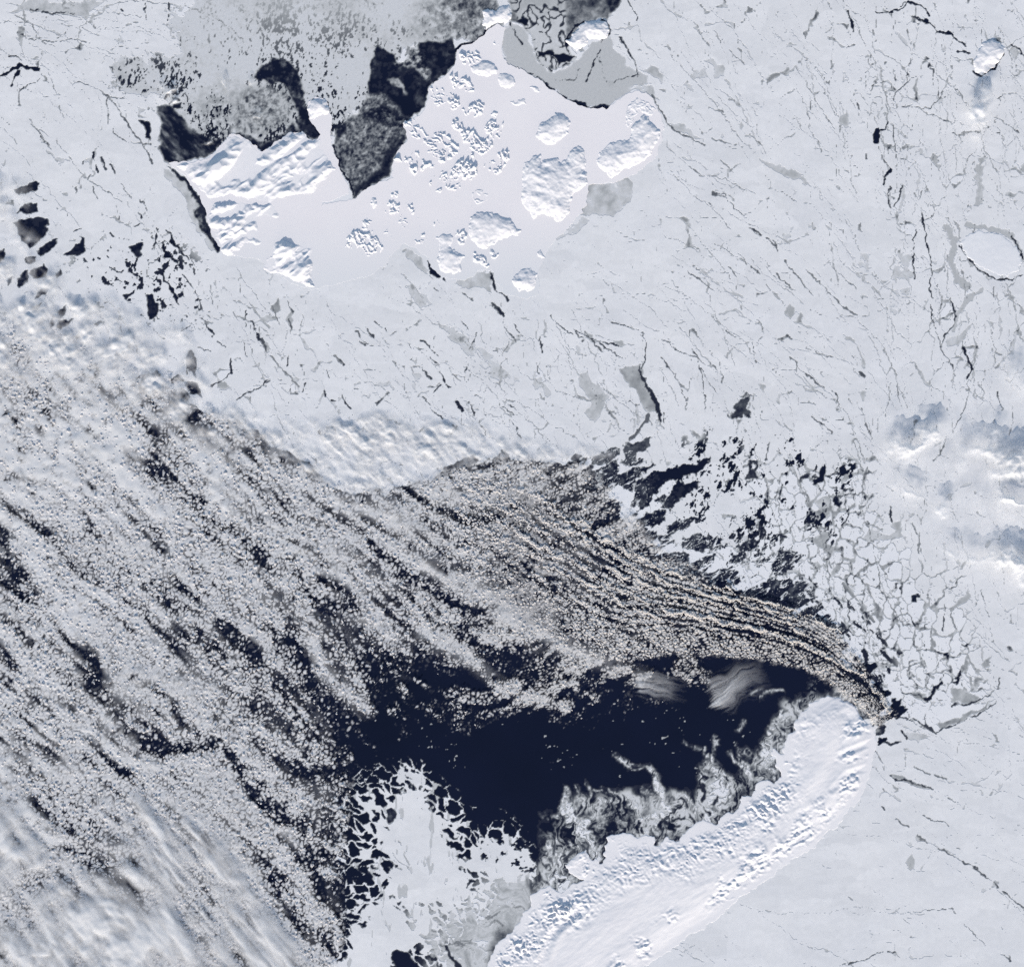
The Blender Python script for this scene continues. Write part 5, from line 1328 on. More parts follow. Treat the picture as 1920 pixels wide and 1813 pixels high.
def lattice(poly, sp, seed, jit=.9):
    """jittered hexagonal points inside a polygon"""
    r_ = np.random.RandomState(seed)
    p_ = pts(poly)
    gx_ = np.arange(p_[:, 0].min(), p_[:, 0].max(), sp)
    gy_ = np.arange(p_[:, 1].min(), p_[:, 1].max(), sp * .87)
    a_, b_ = np.meshgrid(gx_, gy_)
    a_ = a_ + (np.arange(len(gy_)) % 2)[:, None] * sp * .5
    a_ = (a_ + (r_.rand(*a_.shape) - .5) * sp * jit).ravel()
    b_ = (b_ + (r_.rand(*b_.shape) - .5) * sp * jit).ravel()
    k_ = sdf(p_, a_, b_) > 0
    return a_[k_], b_[k_], r_


def cover_grid(rows, y0, x, y):
    g_ = np.array(rows, float) / 9.
    g_ = np.pad(g_, ((1, 1), (1, 1)), mode='edge')
    fx = np.clip(x / 100. + 1, 0, g_.shape[1] - 1.001)
    fy = np.clip((y - y0) / 100. + 1, 0, g_.shape[0] - 1.001)
    xi, yi = fx.astype(int), fy.astype(int)
    tx, ty = fx - xi, fy - yi
    tx, ty = tx * tx * (3 - 2 * tx), ty * ty * (3 - 2 * ty)
    return (g_[yi, xi] * (1 - tx) + g_[yi, xi + 1] * tx) * (1 - ty) + (g_[yi + 1, xi] * (1 - tx) + g_[yi + 1, xi + 1] * tx) * ty


ROWS = [
    #0 100 200 300 400 500 600 700 800 900 1000 1100 1200 1300 1400
    [7, 6, 3, 1, 0, 0, 0, 0, 0, 0, 0, 0, 0, 0, 0],       # 600
    [8, 8, 7, 4, 0, 0, 0, 0, 0, 0, 0, 0, 0, 0, 0],       # 700
    [8.5, 8.5, 8, 7.5, 6, 2, 0, 0, 0, 0, 0, 0, 0, 0, 0],       # 800
    [8.5, 8.5, 8.5, 8.5, 8.5, 8, 7.5, 7, 7, 6.5, 6.5, 6, 2, 0, 0],       # 900
    [6, 8.5, 8.5, 7, 8, 8.5, 8.5, 8, 7, 6, 5.5, 5.5, 5, 1, 0],       # 1000
    [5, 7.5, 8.5, 8, 7, 8, 7.2, 7, 6, 5.8, 5, 5, 4.5, 3, 0],       # 1100
    [6.5, 7, 6.5, 8, 6.5, 5, 5.4, 4.6, 4.6, 5, 5, 5, 5, 4, 0],       # 1200
    [6, 6.5, 6.5, 7.5, 7, 5.5, 5.5, 2.4, .8, 1.6, 2.0, 1, .6, .4, 0],     # 1300
    [8, 7, 6.5, 6, 6.5, 6.5, 4, .6, .15, .15, .1, 0, 0, 0, 0],     # 1400
    [8.5, 8.5, 8, 7, 7, 6.5, 5, 0, 0, 0, 0, 0, 0, 0, 0],       # 1500
    [8.5, 8.5, 8.5, 8, 7.5, 6.5, 5, 0, 0, 0, 0, 0, 0, 0, 0],       # 1600
    [8.5, 8.5, 8, 8, 8, 7, 5, 2, 0, 0, 0, 0, 0, 0, 0],       # 1700
    [8, 8, 8, 8, 8.5, 7.5, 5, 2, 0, 0, 0, 0, 0, 0, 0],       # 1800
    [8, 8, 8, 8, 8.5, 7.5, 5, 2, 0, 0, 0, 0, 0, 0, 0]]
# bright ridges (+) and dark lanes (-): amount, half width, points
BANDS = [
    (.35, 9, [697, 999, 754, 1041, 822, 1077, 887, 1100, 930, 1122, 990, 1150]), (.35, 9, [509, 999, 561, 1035, 595, 1067, 639, 1080, 673, 1108]), (.4, 14, [26, 926, 91, 960, 146, 978]), (.45, 16, [34, 999, 65, 1046, 104, 1134, 135, 1176]),
    (.4, 15, [-20, 1165, 0, 1184, 31, 1218, 52, 1250]), (.4, 9, [156, 1186, 187, 1220, 229, 1265, 250, 1290]), (.4, 10, [73, 1236, 91, 1275, 86, 1301, 125, 1337, 160, 1370]), (.35, 9, [213, 1119, 247, 1103, 281, 1127, 312, 1160]),
    (.5, 13, [585, 1200, 608, 1262, 647, 1290, 680, 1330, 700, 1345]), (.5, 12, [795, 1186, 835, 1207, 887, 1241, 939, 1285, 979, 1306, 1018, 1314, 1068, 1332]), (.45, 13, [940, 1150, 1005, 1176, 1070, 1218, 1122, 1239, 1174, 1259, 1205, 1268]),
    (.3, 12, [470, 1180, 500, 1215, 515, 1250]), (.35, 12, [560, 900, 640, 945, 700, 962, 760, 990]), (.4, 12, [395, 1130, 440, 1160, 480, 1195]), (.35, 8, [340, 1330, 400, 1370, 450, 1400]), (.4, 10, [160, 1360, 190, 1390, 230, 1425, 290, 1440, 340, 1430, 380, 1420]),
    (.3, 9, [755, 1268, 790, 1282]), (.3, 7, [1055, 1280, 1085, 1295, 1115, 1310]), (.3, 8, [640, 1150, 700, 1165, 740, 1195]),
    (.4, 9, [470, 1560, 530, 1610, 570, 1660, 600, 1720]), (.4, 12, [300, 1490, 380, 1550, 440, 1600, 500, 1690, 560, 1790]), (.3, 10, [420, 1450, 480, 1520, 560, 1580]),
    (-.45, 12, [0, 1000, 30, 1040, 45, 1075]), (-.4, 12, [0, 1200, 15, 1240, 30, 1255]), (-.35, 22, [105, 1215, 150, 1230, 190, 1290, 230, 1330]), (-.35, 12, [335, 1095, 370, 1110, 420, 1155, 470, 1215]), (-.45, 16, [420, 1160, 455, 1190, 480, 1230]), (-.3, 14, [250, 960, 290, 1000, 310, 1040]),
    (-.5, 13, [548, 1195, 560, 1230, 580, 1280, 610, 1320, 650, 1360]), (-.35, 10, [700, 1020, 760, 1070, 810, 1110, 860, 1130]), (-.4, 14, [860, 1190, 900, 1210, 950, 1240, 1000, 1262]), (-.4, 18, [690, 1240, 740, 1250, 800, 1262]), (-.4, 18, [720, 1290, 700, 1330, 720, 1370]),
    (-.5, 12, [270, 1400, 310, 1405, 350, 1408, 390, 1400]), (-.45, 10, [400, 1370, 430, 1400, 455, 1440, 480, 1500, 520, 1540]), (-.35, 16, [245, 1275, 275, 1280, 300, 1290]), (-.3, 12, [330, 1330, 360, 1345]), (-.35, 8, [600, 1085, 640, 1100, 660, 1120]), (-.3, 14, [560, 1110, 620, 1140, 660, 1150]),
    (-.4, 12, [560, 1440, 610, 1450, 670, 1440]), (-.4, 9, [380, 1560, 420, 1630, 460, 1680]), (-.4, 8, [60, 1500, 100, 1540, 150, 1580, 210, 1640]), (-.35, 7, [210, 1560, 250, 1610, 300, 1650]), (-.35, 8, [330, 1660, 360, 1710, 400, 1760]), (-.4, 9, [560, 1560, 590, 1620, 600, 1680]), (-.35, 8, [300, 1500, 340, 1540]),
    (-.3, 12, [160, 1420, 210, 1440, 250, 1450]), (-.4, 9, [500, 1620, 530, 1690, 560, 1740]), (-.3, 14, [480, 1480, 520, 1520, 560, 1550]), (-.3, 8, [240, 850, 280, 870]), (-.3, 7, [300, 880, 330, 900]), (-.35, 10, [860, 1000, 920, 1030, 980, 1075, 1060, 1120, 1140, 1170]), (-.3, 12, [1090, 1180, 1160, 1210, 1240, 1235]),
]


def bands(x, y):
    out = np.zeros_like(x)
    for a_, w_, f_ in BANDS:
        p_ = pts(f_)
        k_ = (x > p_[:, 0].min() - 50) & (x < p_[:, 0].max() + 50) & (y > p_[:, 1].min() - 50) & (y < p_[:, 1].max() + 50)
        if k_.any():
            dl_ = linedist(p_, 0, 0, None, x[k_], y[k_])
            out[k_] += (1.7 if a_ > 0 else 1.35) * a_ * np.exp(-(dl_ / w_) ** 2)
    return out


TOPL = pts([860, 872, 966, 913, 1018, 934, 1057, 965, 1109, 996, 1161, 1025, 1200, 1048, 1252, 1072, 1331, 1098, 1383, 1116, 1440, 1130, 1524, 1158, 1576, 1189, 1620, 1250, 1670, 1325])
LOWL = pts([860, 1080, 940, 1150, 1005, 1176, 1070, 1215, 1122, 1236, 1190, 1240, 1260, 1225, 1340, 1228, 1420, 1236, 1498, 1249, 1550, 1275, 1576, 1298, 1615, 1330, 1644, 1364])
FAN = np.concatenate([TOPL, [[1684, 1340]], LOWL[::-1]])


def rows(u_, v_, x, y):
    return fbm(u_ * .13 + 20 * noise(x, y, 160, 13), v_ + 9 * noise(x, y, 90, 14), 9.5, 2, 309)


def cover(x, y):
    wx_, wy_ = warp(x, y, 70, 16, 301, 3)
    c0_ = 1.0 * cover_grid(ROWS, 600, wx_, wy_)
    c_ = c0_ + bands(x + 4 * noise(x, y, 25, 3), y + 4 * noise(x, y, 25, 4))
    a_ = .72 - .25 * sstep(800, 1300, x)
    u_, v_ = x * np.cos(a_) + y * np.sin(a_), -x * np.sin(a_) + y * np.cos(a_)
    c_ = c_ + (.22 * fbm(u_ * .3, v_, 24, 3, 302) + (.21 + .04 * sstep(1350, 1550, y)) * rows(u_, v_, x, y)) * np.clip(c_ * 3, 0, 1) + .13 * fbm(x, y, 13, 2, 303) * np.clip(c_ * 3, 0, 1)
    return np.maximum(c_, np.minimum(.22 + .05 * noise(x, y, 9, 12), c0_ * .8 - .12))


def flow(x, y):
    return np.interp(x, [0, 400, 700, 860, 1000, 1150, 1300, 1440, 1540, 1600, 1680], [.95, .85, .7, .55, .55, .5, .38, .30, .42, .8, 1.0])


CL_ALL = []          # everything in the broken deck: x, y, radius
DECK = [-60, 600, 60, 590, 150, 640, 250, 680, 340, 720, 430, 790, 520, 840, 600, 905, 700, 918, 790, 905, 850, 880, 920, 862, 1000, 862, 1090, 870, 1150, 930, 1240, 1030, 1330, 1080, 1330, 1330, 1100, 1420, 800, 1430, 700, 1420, 660, 1440, 650, 1560, 640, 1700, 650, 1800, 640, 1880, -60, 1880]
x_, y_, r_ = lattice(DECK, 3.5, 11)
inf = sdf(FAN, x_, y_)
cv = cover(x_, y_)
fine = sstep(450, 1000, x_)
ok = (cv > .06) & ((inf < 0) | (x_ < 980))
# keep the southern ice tongue and margin clear
ok &= ~((sdf(pts([690, 1425, 800, 1400, 1000, 1500, 1000, 1880, 600, 1880, 650, 1760, 650, 1640, 660, 1480]), x_, y_) > 0))
x_, y_, cv, fine = x_[ok], y_[ok], cv[ok], fine[ok]
gxw, gyw = warp(x_, y_, 18, 2.5, 305, 2)
ea, _, ia, _ = voronoi(gxw, gyw, 9.5, 61)
eb, _, ib, _ = voronoi(gxw, gyw, 6.6, 62)
pick = fine + .25 * noise(x_, y_, 40, 6) > .5
e_ = np.where(pick, eb * 1.3, ea)
i_ = np.where(pick, ib, ia)
cc = np.clip(cv, 0, 1)
k = (e_ > 2.9 * (1 - cc) ** 1.1 + .1 + .45 * noise(x_, y_, 5, 9)) & (i_ < .08 + 1.15 * sstep(0, .8, cc)) & ((r_.rand(len(x_)) < .10) | ((cc < .3) & (r_.rand(len(x_)) < .6)))
x_, y_, cv, fine, e_ = x_[k], y_[k], cv[k], fine[k], e_[k]
rad = (1.1 + .7 * np.clip(cv, 0, 1)) * (.6 + .75 * r_.rand(len(x_))) * (1 - .15 * fine)
CL_ALL.append((x_, y_, rad, cv))
# very fine crowd in the fan between the streets
x2, y2, r2_ = lattice(FAN.ravel(), 3.5, 12)
dt = linedist(TOPL, 0, 0, None, x2, y2)
db = linedist(LOWL, 0, 0, None, x2, y2)
vv = dt / (dt + db + .01)
wob = .012 * noise(x2, y2, 30, 5)
stripe = np.cos((vv + wob) * 2 * math.pi * 8.5)
amp = sstep(.75, .45, vv)
cv2 = .46 + .12 * sstep(.4, .9, vv) + .26 * stripe * amp + .13 * fbm((x2 * .87 + y2 * .5) * .35, -x2 * .5 + y2 * .87, 13, 3, 306) - .12 * sstep(1100, 900, x2) * sstep(.5, .8, vv)
# second strong street close to the lower third at the right
st2 = linedist(pts([1330, 1160, 1420, 1181, 1485, 1199, 1537, 1223, 1576, 1244, 1615, 1265, 1654, 1306, 1670, 1332]), 0, 0, None, x2, y2)
cv2 = cv2 + .45 * np.exp(-(st2 / 4.0) ** 2) - .5 * np.exp(-((st2 - 8) / 4.0) ** 2)
k = (cv2 > .08 + .62 * r2_.rand(len(x2))) & (r2_.rand(len(x2)) < .3)
x2, y2, cv2 = x2[k], y2[k], cv2[k]
apx = sstep(1100, 1600, x2)
rad2 = (1.1 + .8 * np.clip(cv2, 0, 1)) * (.6 + .7 * r2_.rand(len(x2))) * (1 - .2 * apx)

SHADOWZ = 2.6
def sizes(rad, r_, flat=.5):
    s_ = np.stack([rad * (.95 + .8 * r_.rand(len(rad))), rad * (.85 + .35 * r_.rand(len(rad))), rad * flat * (.8 + .5 * r_.rand(len(rad)))], 1)
    return s_


# stray puffs over open water become single clouds, the rest one mass
stray = (x_ > 660) & (x_ < 1330) & (y_ > 1225) & (cv < .5)
idx = np.nonzero(stray)[0]
idx = idx[np.argsort(-rad[idx])][:160]
iss = np.zeros(len(x_), bool)
iss[idx] = True
m_ = ~iss
puff_object('cloud_field', x_[m_], y_[m_], SHADOWZ + .35 * np.minimum(e_[m_], 4) + .5 * r_.rand(m_.sum()), sizes(rad[m_], r_), -.6 + .7 * r_.randn(m_.sum()), kind='stuff', label='vast field of tiny cloud puffs covering the open sea', cat='clouds')
puff_object('cloud_field', x2, y2, SHADOWZ + .3 * rad2, sizes(rad2, r2_), r2_.rand(len(x2)) * 6.28, kind='stuff', label='fine-grained fan of cloud puffs streaming off the ice edge', cat='clouds')
print('puffs', m_.sum(), len(x2))

pm = []
for k in range(4):
    import bmesh
    bm = bmesh.new()
    bmesh.ops.create_icosphere(bm, subdivisions=2, radius=1.0)
    for vt in bm.verts:
        n_ = float(fbm(np.array([vt.co.x * 9 + 50 * k]), np.array([vt.co.y * 9 + vt.co.z * 7]), 9, 2, 9)[0])
        vt.co *= 1 + .34 * n_
    me = bpy.data.meshes.new('stray_cloud')
    bm.to_mesh(me)
    bm.free()
    me.materials.append(M_PUFF)
    for pl in me.polygons:
        pl.use_smooth = True
    pm.append(me)
for n_, k in enumerate(idx):
    o = add_obj('stray_cloud', pm[n_ % 4], label='tiny stray cumulus puff adrift over the open dark water', cat='cloud', group='stray cumulus puffs over open water')
    o.location = (x_[k] - 960, 906.5 - y_[k], SHADOWZ + 1)
    o.scale = (rad[k] * 1.3, rad[k] * .85, rad[k] * .55)
    o.rotation_euler = (0, 0, n_ * 1.7)

# long cloud streets
def ico_arrays():
    bm = bmesh.new()
    bmesh.ops.create_icosphere(bm, subdivisions=2, radius=1.0)
    v_ = np.array([tuple(q.co) for q in bm.verts])
    f_ = np.array([[q.index for q in t.verts] for t in bm.faces])
    bm.free()
    return v_, f_


ICV, ICF = ico_arrays()


def puff_mesh(name, px, py, pz, size, turn, seed, **kw):
    """one joined mesh of overlapping lumps"""
    rr_ = np.random.RandomState(seed)
    n_ = len(px)
    lump = 1 + .22 * rr_.randn(n_, len(ICV), 1) * .6
    v_ = ICV[None] * lump * size[:, None, :]
    c_, s_ = np.cos(turn)[:, None], np.sin(turn)[:, None]
    x__ = v_[..., 0] * c_ - v_[..., 1] * s_ + (px - 960)[:, None]
    y__ = v_[..., 0] * s_ + v_[..., 1] * c_ + (906.5 - py)[:, None]
    z__ = v_[..., 2] + pz[:, None]
    vv_ = np.stack([x__, y__, z__], -1).reshape(-1, 3)
    ff_ = (ICF[None] + (np.arange(n_) * len(ICV))[:, None, None]).reshape(-1, 3)
    me_ = raw_mesh(name, vv_, ff_.ravel(), np.full(len(ff_), 3), [M_PUFF], True)
    return add_obj(name, me_, **kw)


STREETS = [
    ('outermost cloud street, hugging the loose ice margin', 5.5, [966, 913, 1018, 934, 1057, 965, 1109, 996, 1161, 1025, 1200, 1048, 1252, 1072, 1331, 1098, 1383, 1116, 1440, 1130, 1524, 1158, 1576, 1189]),
    ('second cloud street in from the ice margin', 6.5, [900, 900, 940, 921, 987, 955, 1044, 983, 1086, 1004, 1122, 1025, 1161, 1051, 1200, 1069, 1252, 1093, 1318, 1108, 1383, 1127, 1440, 1145, 1500, 1163]),
    ('third cloud street in from the ice margin', 6.5, [880, 915, 940, 952, 979, 973, 1031, 1002, 1070, 1022, 1109, 1054, 1161, 1077, 1200, 1093, 1265, 1116, 1357, 1137, 1440, 1158, 1510, 1180]),
    ('fourth cloud street in from the ice margin', 7, [870, 935, 940, 976, 974, 999, 1018, 1025, 1065, 1046, 1109, 1074, 1148, 1098, 1200, 1124, 1252, 1147, 1305, 1153, 1383, 1171, 1440, 1186]),
    ('fifth cloud street, broken into blobs, inner side of the fan', 7.5, [855, 960, 900, 990, 940, 1009, 992, 1030, 1031, 1061, 1083, 1082, 1148, 1116, 1200, 1147, 1260, 1172]),
    ('long bright cloud street curving down to the island tip', 5, [1250, 1148, 1330, 1160, 1420, 1181, 1485, 1199, 1537, 1223, 1576, 1244, 1615, 1265, 1654, 1306, 1670, 1332]),
]
for q_, (lab, wd_, f_) in enumerate(STREETS):
    p_ = pts(f_)
    r_ = np.random.RandomState(400 + q_)
    seg = np.hypot(*np.diff(p_, axis=0).T)
    cum = np.concatenate([[0], np.cumsum(seg)])
    n_ = int(cum[-1] * 1.25)
    t_ = np.sort(r_.rand(n_)) * cum[-1]
    cx_ = np.interp(t_, cum, p_[:, 0])
    cy_ = np.interp(t_, cum, p_[:, 1])
    tp_ = 1 - .55 * (t_ / cum[-1])
    off = np.clip(r_.randn(n_) * .42, -1.1, 1.1) * wd_ * .75 * tp_
    dn = noise(t_, t_ * 0 + q_ * 40, 11, 7)
    kk = r_.rand(n_) < np.clip(.75 + .45 * dn, .08, 1)
    cx_, cy_, off, tp_, dn = cx_[kk], cy_[kk], off[kk], tp_[kk], dn[kk]
    cx_ = cx_ + off * .5 + 3 * noise(cx_, cy_, 14, 8)
    cy_ = cy_ - off * .86 + 3 * noise(cx_, cy_, 14, 9)
    rd = (1.3 + 1.1 * r_.rand(len(cx_)) + .5 * dn) * (.55 + .45 * tp_)
    rd = np.clip(rd * .72, .8, 4)
    puff_mesh('cloud_street', cx_, cy_, SHADOWZ + 1.0 + .3 * rd, sizes(rd, r_, .45), -.5 + .5 * r_.randn(len(cx_)), 500 + q_, label=lab, cat='cloud street', group='cloud streets off the ice edge')

# rippled cloud bank lying on the pack ice north of the open sea
BANK = [390, 762, 440, 764, 500, 792, 560, 800, 640, 786, 740, 786, 840, 796, 920, 806, 1000, 836, 1070, 850, 1140, 852, 1060, 862, 1000, 860, 920, 860, 850, 874, 780, 906, 700, 920, 620, 914, 560, 872, 500, 836, 440, 800]

# soft veils: lens-like bodies with an uneven top whose cover thins out to nothing
def veil(name, poly, soft, zb, thick, cover_fn, step=3.0, open_base=False, material=None, **kw):
    p_ = pts(poly)
    gx_ = np.arange(p_[:, 0].min() - soft, p_[:, 0].max() + soft, step)
    gy_ = np.arange(p_[:, 1].min() - soft, p_[:, 1].max() + soft, step)
    a_, b_ = np.meshgrid(gx_, gy_)
    wx_, wy_ = warp(a_, b_, soft * 1.4, soft * .35, 331, 3)
    m_ = sstep(-soft, soft, sdf(p_, wx_, wy_))
    cov, hh = cover_fn(a_, b_)
    cov = np.clip(cov, 0, 1) * m_
    top = zb + thick * np.clip(hh, -.2, 2.5) * (.3 + .7 * m_)
    bot = np.full_like(top, zb - .15 * thick)
    bot = np.minimum(bot, top - .3)
    need_ = cov > .012
    cell_ = need_[:-1, :-1] | need_[1:, :-1] | need_[:-1, 1:] | need_[1:, 1:]
    j_, i_ = np.nonzero(cell_)
    n_ = len(gx_)
    q_ = np.stack([(j_ + 1) * n_ + i_, (j_ + 1) * n_ + i_ + 1, j_ * n_ + i_ + 1, j_ * n_ + i_], 1)
    u_, inv_ = np.unique(q_, return_inverse=True)
    inv_ = inv_.reshape(-1, 4)
    X_ = a_.ravel()[u_] - 960
    Y_ = 906.5 - b_.ravel()[u_]
    v_ = np.concatenate([np.stack([X_, Y_, top.ravel()[u_]], 1), np.stack([X_, Y_, bot.ravel()[u_]], 1)])
    if open_base:           # cellular decks: the puffs below them are their body
        v_ = v_[:len(u_)]
        q2 = inv_
    else:
        q2 = np.concatenate([inv_, inv_[:, ::-1] + len(u_)])
    me_ = quads(name, v_, q2, material or M_VEIL, True)
    at_ = me_.attributes.new('cover', 'FLOAT', 'POINT')
    c_ = np.clip(cov.ravel()[u_], 0, .995)
    if not open_base:
        c_ = 1 - np.sqrt(1 - c_)
        c_ = np.concatenate([c_, c_])
    at_.data.foreach_set('value', c_.astype(np.float32))
    return add_obj(name, me_, **kw)


def rot(x, y, a):
    return x * math.cos(a) + y * math.sin(a), -x * math.sin(a) + y * math.cos(a)


def spots(lst, x, y):
    o_ = np.zeros_like(x)
    for cx_, cy_, rx_, ry_, a_, s_ in lst:
        u_, v_ = rot(x - cx_, y - cy_, a_)
        o_ = np.maximum(o_, s_ * np.exp(-((u_ / rx_) ** 2 + (v_ / ry_) ** 2)))
    return o_


def granules(x, y, fan=False):
    """cover and relief of the cellular cloud texture"""
    gxw_, gyw_ = warp(x, y, 18, 2.5, 305, 2)
    if fan:
        dt_ = linedist(TOPL, 0, 0, None, x, y)
        db_ = linedist(LOWL, 0, 0, None, x, y)
        v_ = dt_ / (dt_ + db_ + .01)
        st_ = np.cos((v_ + .010 * noise(x, y, 30, 5)) * 2 * math.pi * 13.5)
        c_ = .42 + .14 * sstep(.4, .9, v_) + .34 * st_ * sstep(.85, .55, v_) + .12 * fbm((x * .87 + y * .5) * .35, -x * .5 + y * .87, 13, 3, 306)
        s2_ = linedist(pts([1330, 1160, 1420, 1181, 1485, 1199, 1537, 1223, 1576, 1244, 1615, 1265, 1654, 1306, 1670, 1332]), 0, 0, None, x, y)
        c_ = c_ + .35 * np.exp(-(s2_ / 4.0) ** 2) - .5 * np.exp(-((s2_ - 8) / 4.0) ** 2)
        fa = flow(x, y)
        e_, _, i_, _ = voronoi(gxw_, gyw_, 6.2, 63, np.cos(fa), np.sin(fa), 1.7, 2)
        e_ = e_ * 1.35
    else:
        c_ = cover(x, y)
        fine_ = sstep(450, 1000, x)
        fa = flow(x, y)
        ca_, sa_ = np.cos(fa), np.sin(fa)
        ea_, _, ia_, _ = voronoi(gxw_, gyw_, 7.8, 61, ca_, sa_, 1.3, 2)
        eb_, _, ib_, _ = voronoi(gxw_, gyw_, 6.2, 62, ca_, sa_, 1.5, 2)
        pk = fine_ + .25 * noise(x, y, 40, 6) > .5
        e_ = np.where(pk, eb_ * 1.3, ea_ * 1.13)
        i_ = np.where(pk, ib_, ia_)
    cc_ = np.clip(c_, 0, 1)
    g_ = e_ - 2.75 * (1 - cc_) ** 1.15 - .2 + .5 * fbm(x, y, 4.5, 2, 307)
    cov = sstep(-.55, .9, g_) * np.where(i_ < .30 + 1.0 * sstep(0, .7, cc_), 1, .10) * sstep(.05, .2, c_)
    return cov * .95, .2 * np.minimum(e_, 4) + .25 * fbm(x, y, 5, 2, 308) + .35 * (cc_ - .5)


def bank_cloud(x, y):
    u_, v_ = rot(x, y, .78)
    rp = fbm(u_ * .5, v_, 9.5, 3, 322)
    b2 = fbm(x, y, 7, 3, 323)
    big = fbm(u_ * .5, v_, 45, 2, 324)
    return .62 + .25 * rp + .2 * big, .5 + .30 * rp + .16 * b2


veil('cloud_bank', BANK, 16, 1.6, 2.6, bank_cloud, 2.0, label='rippled bluish white cloud bank lying over the pack ice edge', cat='cloud bank')


def deck_veil(x, y):
    u_, v_ = rot(x, y, .75)
    c_ = cover_grid(ROWS, 600, x, y)
    n_ = fbm(u_ * .45, v_, 40, 4, 341)
    west = sstep(640, 100, x + .35 * (y - 900)) + .9 * sstep(1060, 820, y) * sstep(720, 420, x)
    a2_ = .72 - .25 * sstep(800, 1300, x)
    rw_ = rows(x * np.cos(a2_) + y * np.sin(a2_), -x * np.sin(a2_) + y * np.cos(a2_), x, y)
    cov = np.clip(c_ - .38, 0, 1) * np.clip(.8 + .5 * n_ + .45 * rw_, 0, 2) * (.35 + 1.25 * np.clip(west, 0, 1)) + .75 * np.clip(bands(x, y), -.4, .8) * np.clip(c_ * 2 - .3, 0, 1)
    cov = cov * sstep(-.9, .4, fbm(x, y, 14, 3, 342) + .9)
    return cov, .5 + .35 * n_ + .25 * fbm(x, y, 12, 3, 343)


def fan_granules(x, y):
    cov, hh = granules(x, y, True)
    return cov * sstep(850, 1110, x), hh


def deck_granules(x, y):
    cov, hh = granules(x, y)
    clear = sdf(pts([690, 1425, 800, 1400, 1000, 1500, 1000, 1880, 600, 1880, 650, 1760, 650, 1640, 660, 1480]), x, y) > 0
    return np.where(clear, 0, np.where(sdf(FAN, x, y) > 1, cov * sstep(1120, 860, x), cov)), hh


veil('cloud_deck', DECK, 10, SHADOWZ, .62, deck_granules, 1.95, True, M_DECK, kind='stuff', label='granular cloud deck with dark cracks over the open sea', cat='clouds')
veil('cloud_deck', FAN.ravel(), 5, SHADOWZ, .7, fan_granules, 1.5, True, M_DECK, kind='stuff', label='finely ribbed cloud deck fanning out from the island tip', cat='clouds')
veil('thin_cloud', DECK, 30, 2.2, 1.5, deck_veil, 4.2, True, label='thin milky cloud sheet beneath the puffs in the west', cat='cloud')


def nw_cloud(x, y):
    u_, v_ = rot(x, y, .85)
    n_ = fbm(x, y, 34, 4, 351)
    st_ = fbm(u_ * .4, v_, 16, 3, 352)
    cov = .16 + .50 * sstep(-70, 70, (y - 560) - .5 * x + 30 * n_) + .30 * n_ + .20 * st_
    return cov, .6 + .5 * fbm(x, y, 11, 4, 353) + .35 * st_


veil('cloud_mass', [-60, 300, 20, 340, 60, 420, 130, 520, 200, 570, 330, 600, 390, 700, 440, 790, 500, 830, 420, 840, 300, 800, 160, 730, 60, 700, -60, 690], 36, 4, 1.7, nw_cloud, 2.6, label='soft patchy cloud mass over the broken pack at far left', cat='cloud')


def sw_cloud(x, y):
    u_, v_ = rot(x, y, .88)
    n_ = fbm(u_ * .3, v_, 26, 4, 361)
    dx_, dy_ = x - 190, y - 1790
    rr = np.hypot(dx_, dy_ * 1.1)
    swirl = fbm(np.arctan2(dy_, dx_) * 40, rr, 24, 4, 362)
    cov = .5 + .32 * n_ + .42 * sstep(190, 60, rr) + .12 * swirl - .4 * np.exp(-((rr - 205) / 24) ** 2)
    return cov, .5 + .2 * n_ + .15 * swirl + .12 * fbm(u_ * .3, v_, 9, 3, 363)


veil('cirrus_veil', [-60, 1490, 60, 1530, 160, 1600, 300, 1600, 400, 1650, 480, 1740, 570, 1813, 600, 1880, -60, 1880], 40, 8, 2.6, sw_cloud, 3, label='broad streaky cirrus veil with a curl at lower left', cat='cloud')


def streak_cloud(x, y):
    u_, v_ = rot(x, y, .86)
    n_ = fbm(u_ * .12, v_, 13, 5, 371, .65)
    return .42 + .5 * n_, .5 + .4 * n_


veil('streaky_cloud', [270, 1500, 340, 1520, 420, 1600, 500, 1700, 590, 1813, 560, 1880, 480, 1880, 400, 1760, 300, 1640, 240, 1560], 30, 6, 1.8, streak_cloud, 3, label='slanting silky cloud bands right of the curled cirrus', cat='cloud')


def east_cloud(x, y):
    xw_, yw_ = warp(x, y, 26, 9, 384, 5)
    sp_ = spots([(1690, 836, 36, 17, -.35, 1.5), (1735, 815, 34, 15, -.2, .9), (1855, 842, 44, 17, .05, 1.2), (1900, 868, 50, 16, 0, 1.3), (1850, 812, 30, 12, 0, .7), (1735, 940, 46, 13, .35, 1.1), (1705, 922, 26, 10, .2, .8),
                 (1820, 1040, 50, 11, .28, .9), (1890, 1062, 66, 14, .12, 1.3), (1890, 938, 34, 11, .1, 1.0), (1860, 960, 70, 26, .1, .38), (1770, 865, 60, 26, 0, .4), (1905, 700, 14, 46, -.1, .7)], xw_, yw_)
    n_ = fbm(x, y, 24, 5, 381)
    return np.clip(sp_ * (1.0 + .4 * n_) - .06, 0, .84) + .07 * n_, .1 + 1.0 * sp_ * (.85 + .3 * n_)


veil('cloud', [1650, 780, 1700, 770, 1800, 790, 1850, 690, 2000, 640, 2000, 1120, 1880, 1090, 1780, 1030, 1700, 980, 1640, 900], 24, 13, 6, east_cloud, 2.5, label='billowing cream-lit cloud group casting blue shadows on the ice at right', cat='cloud')


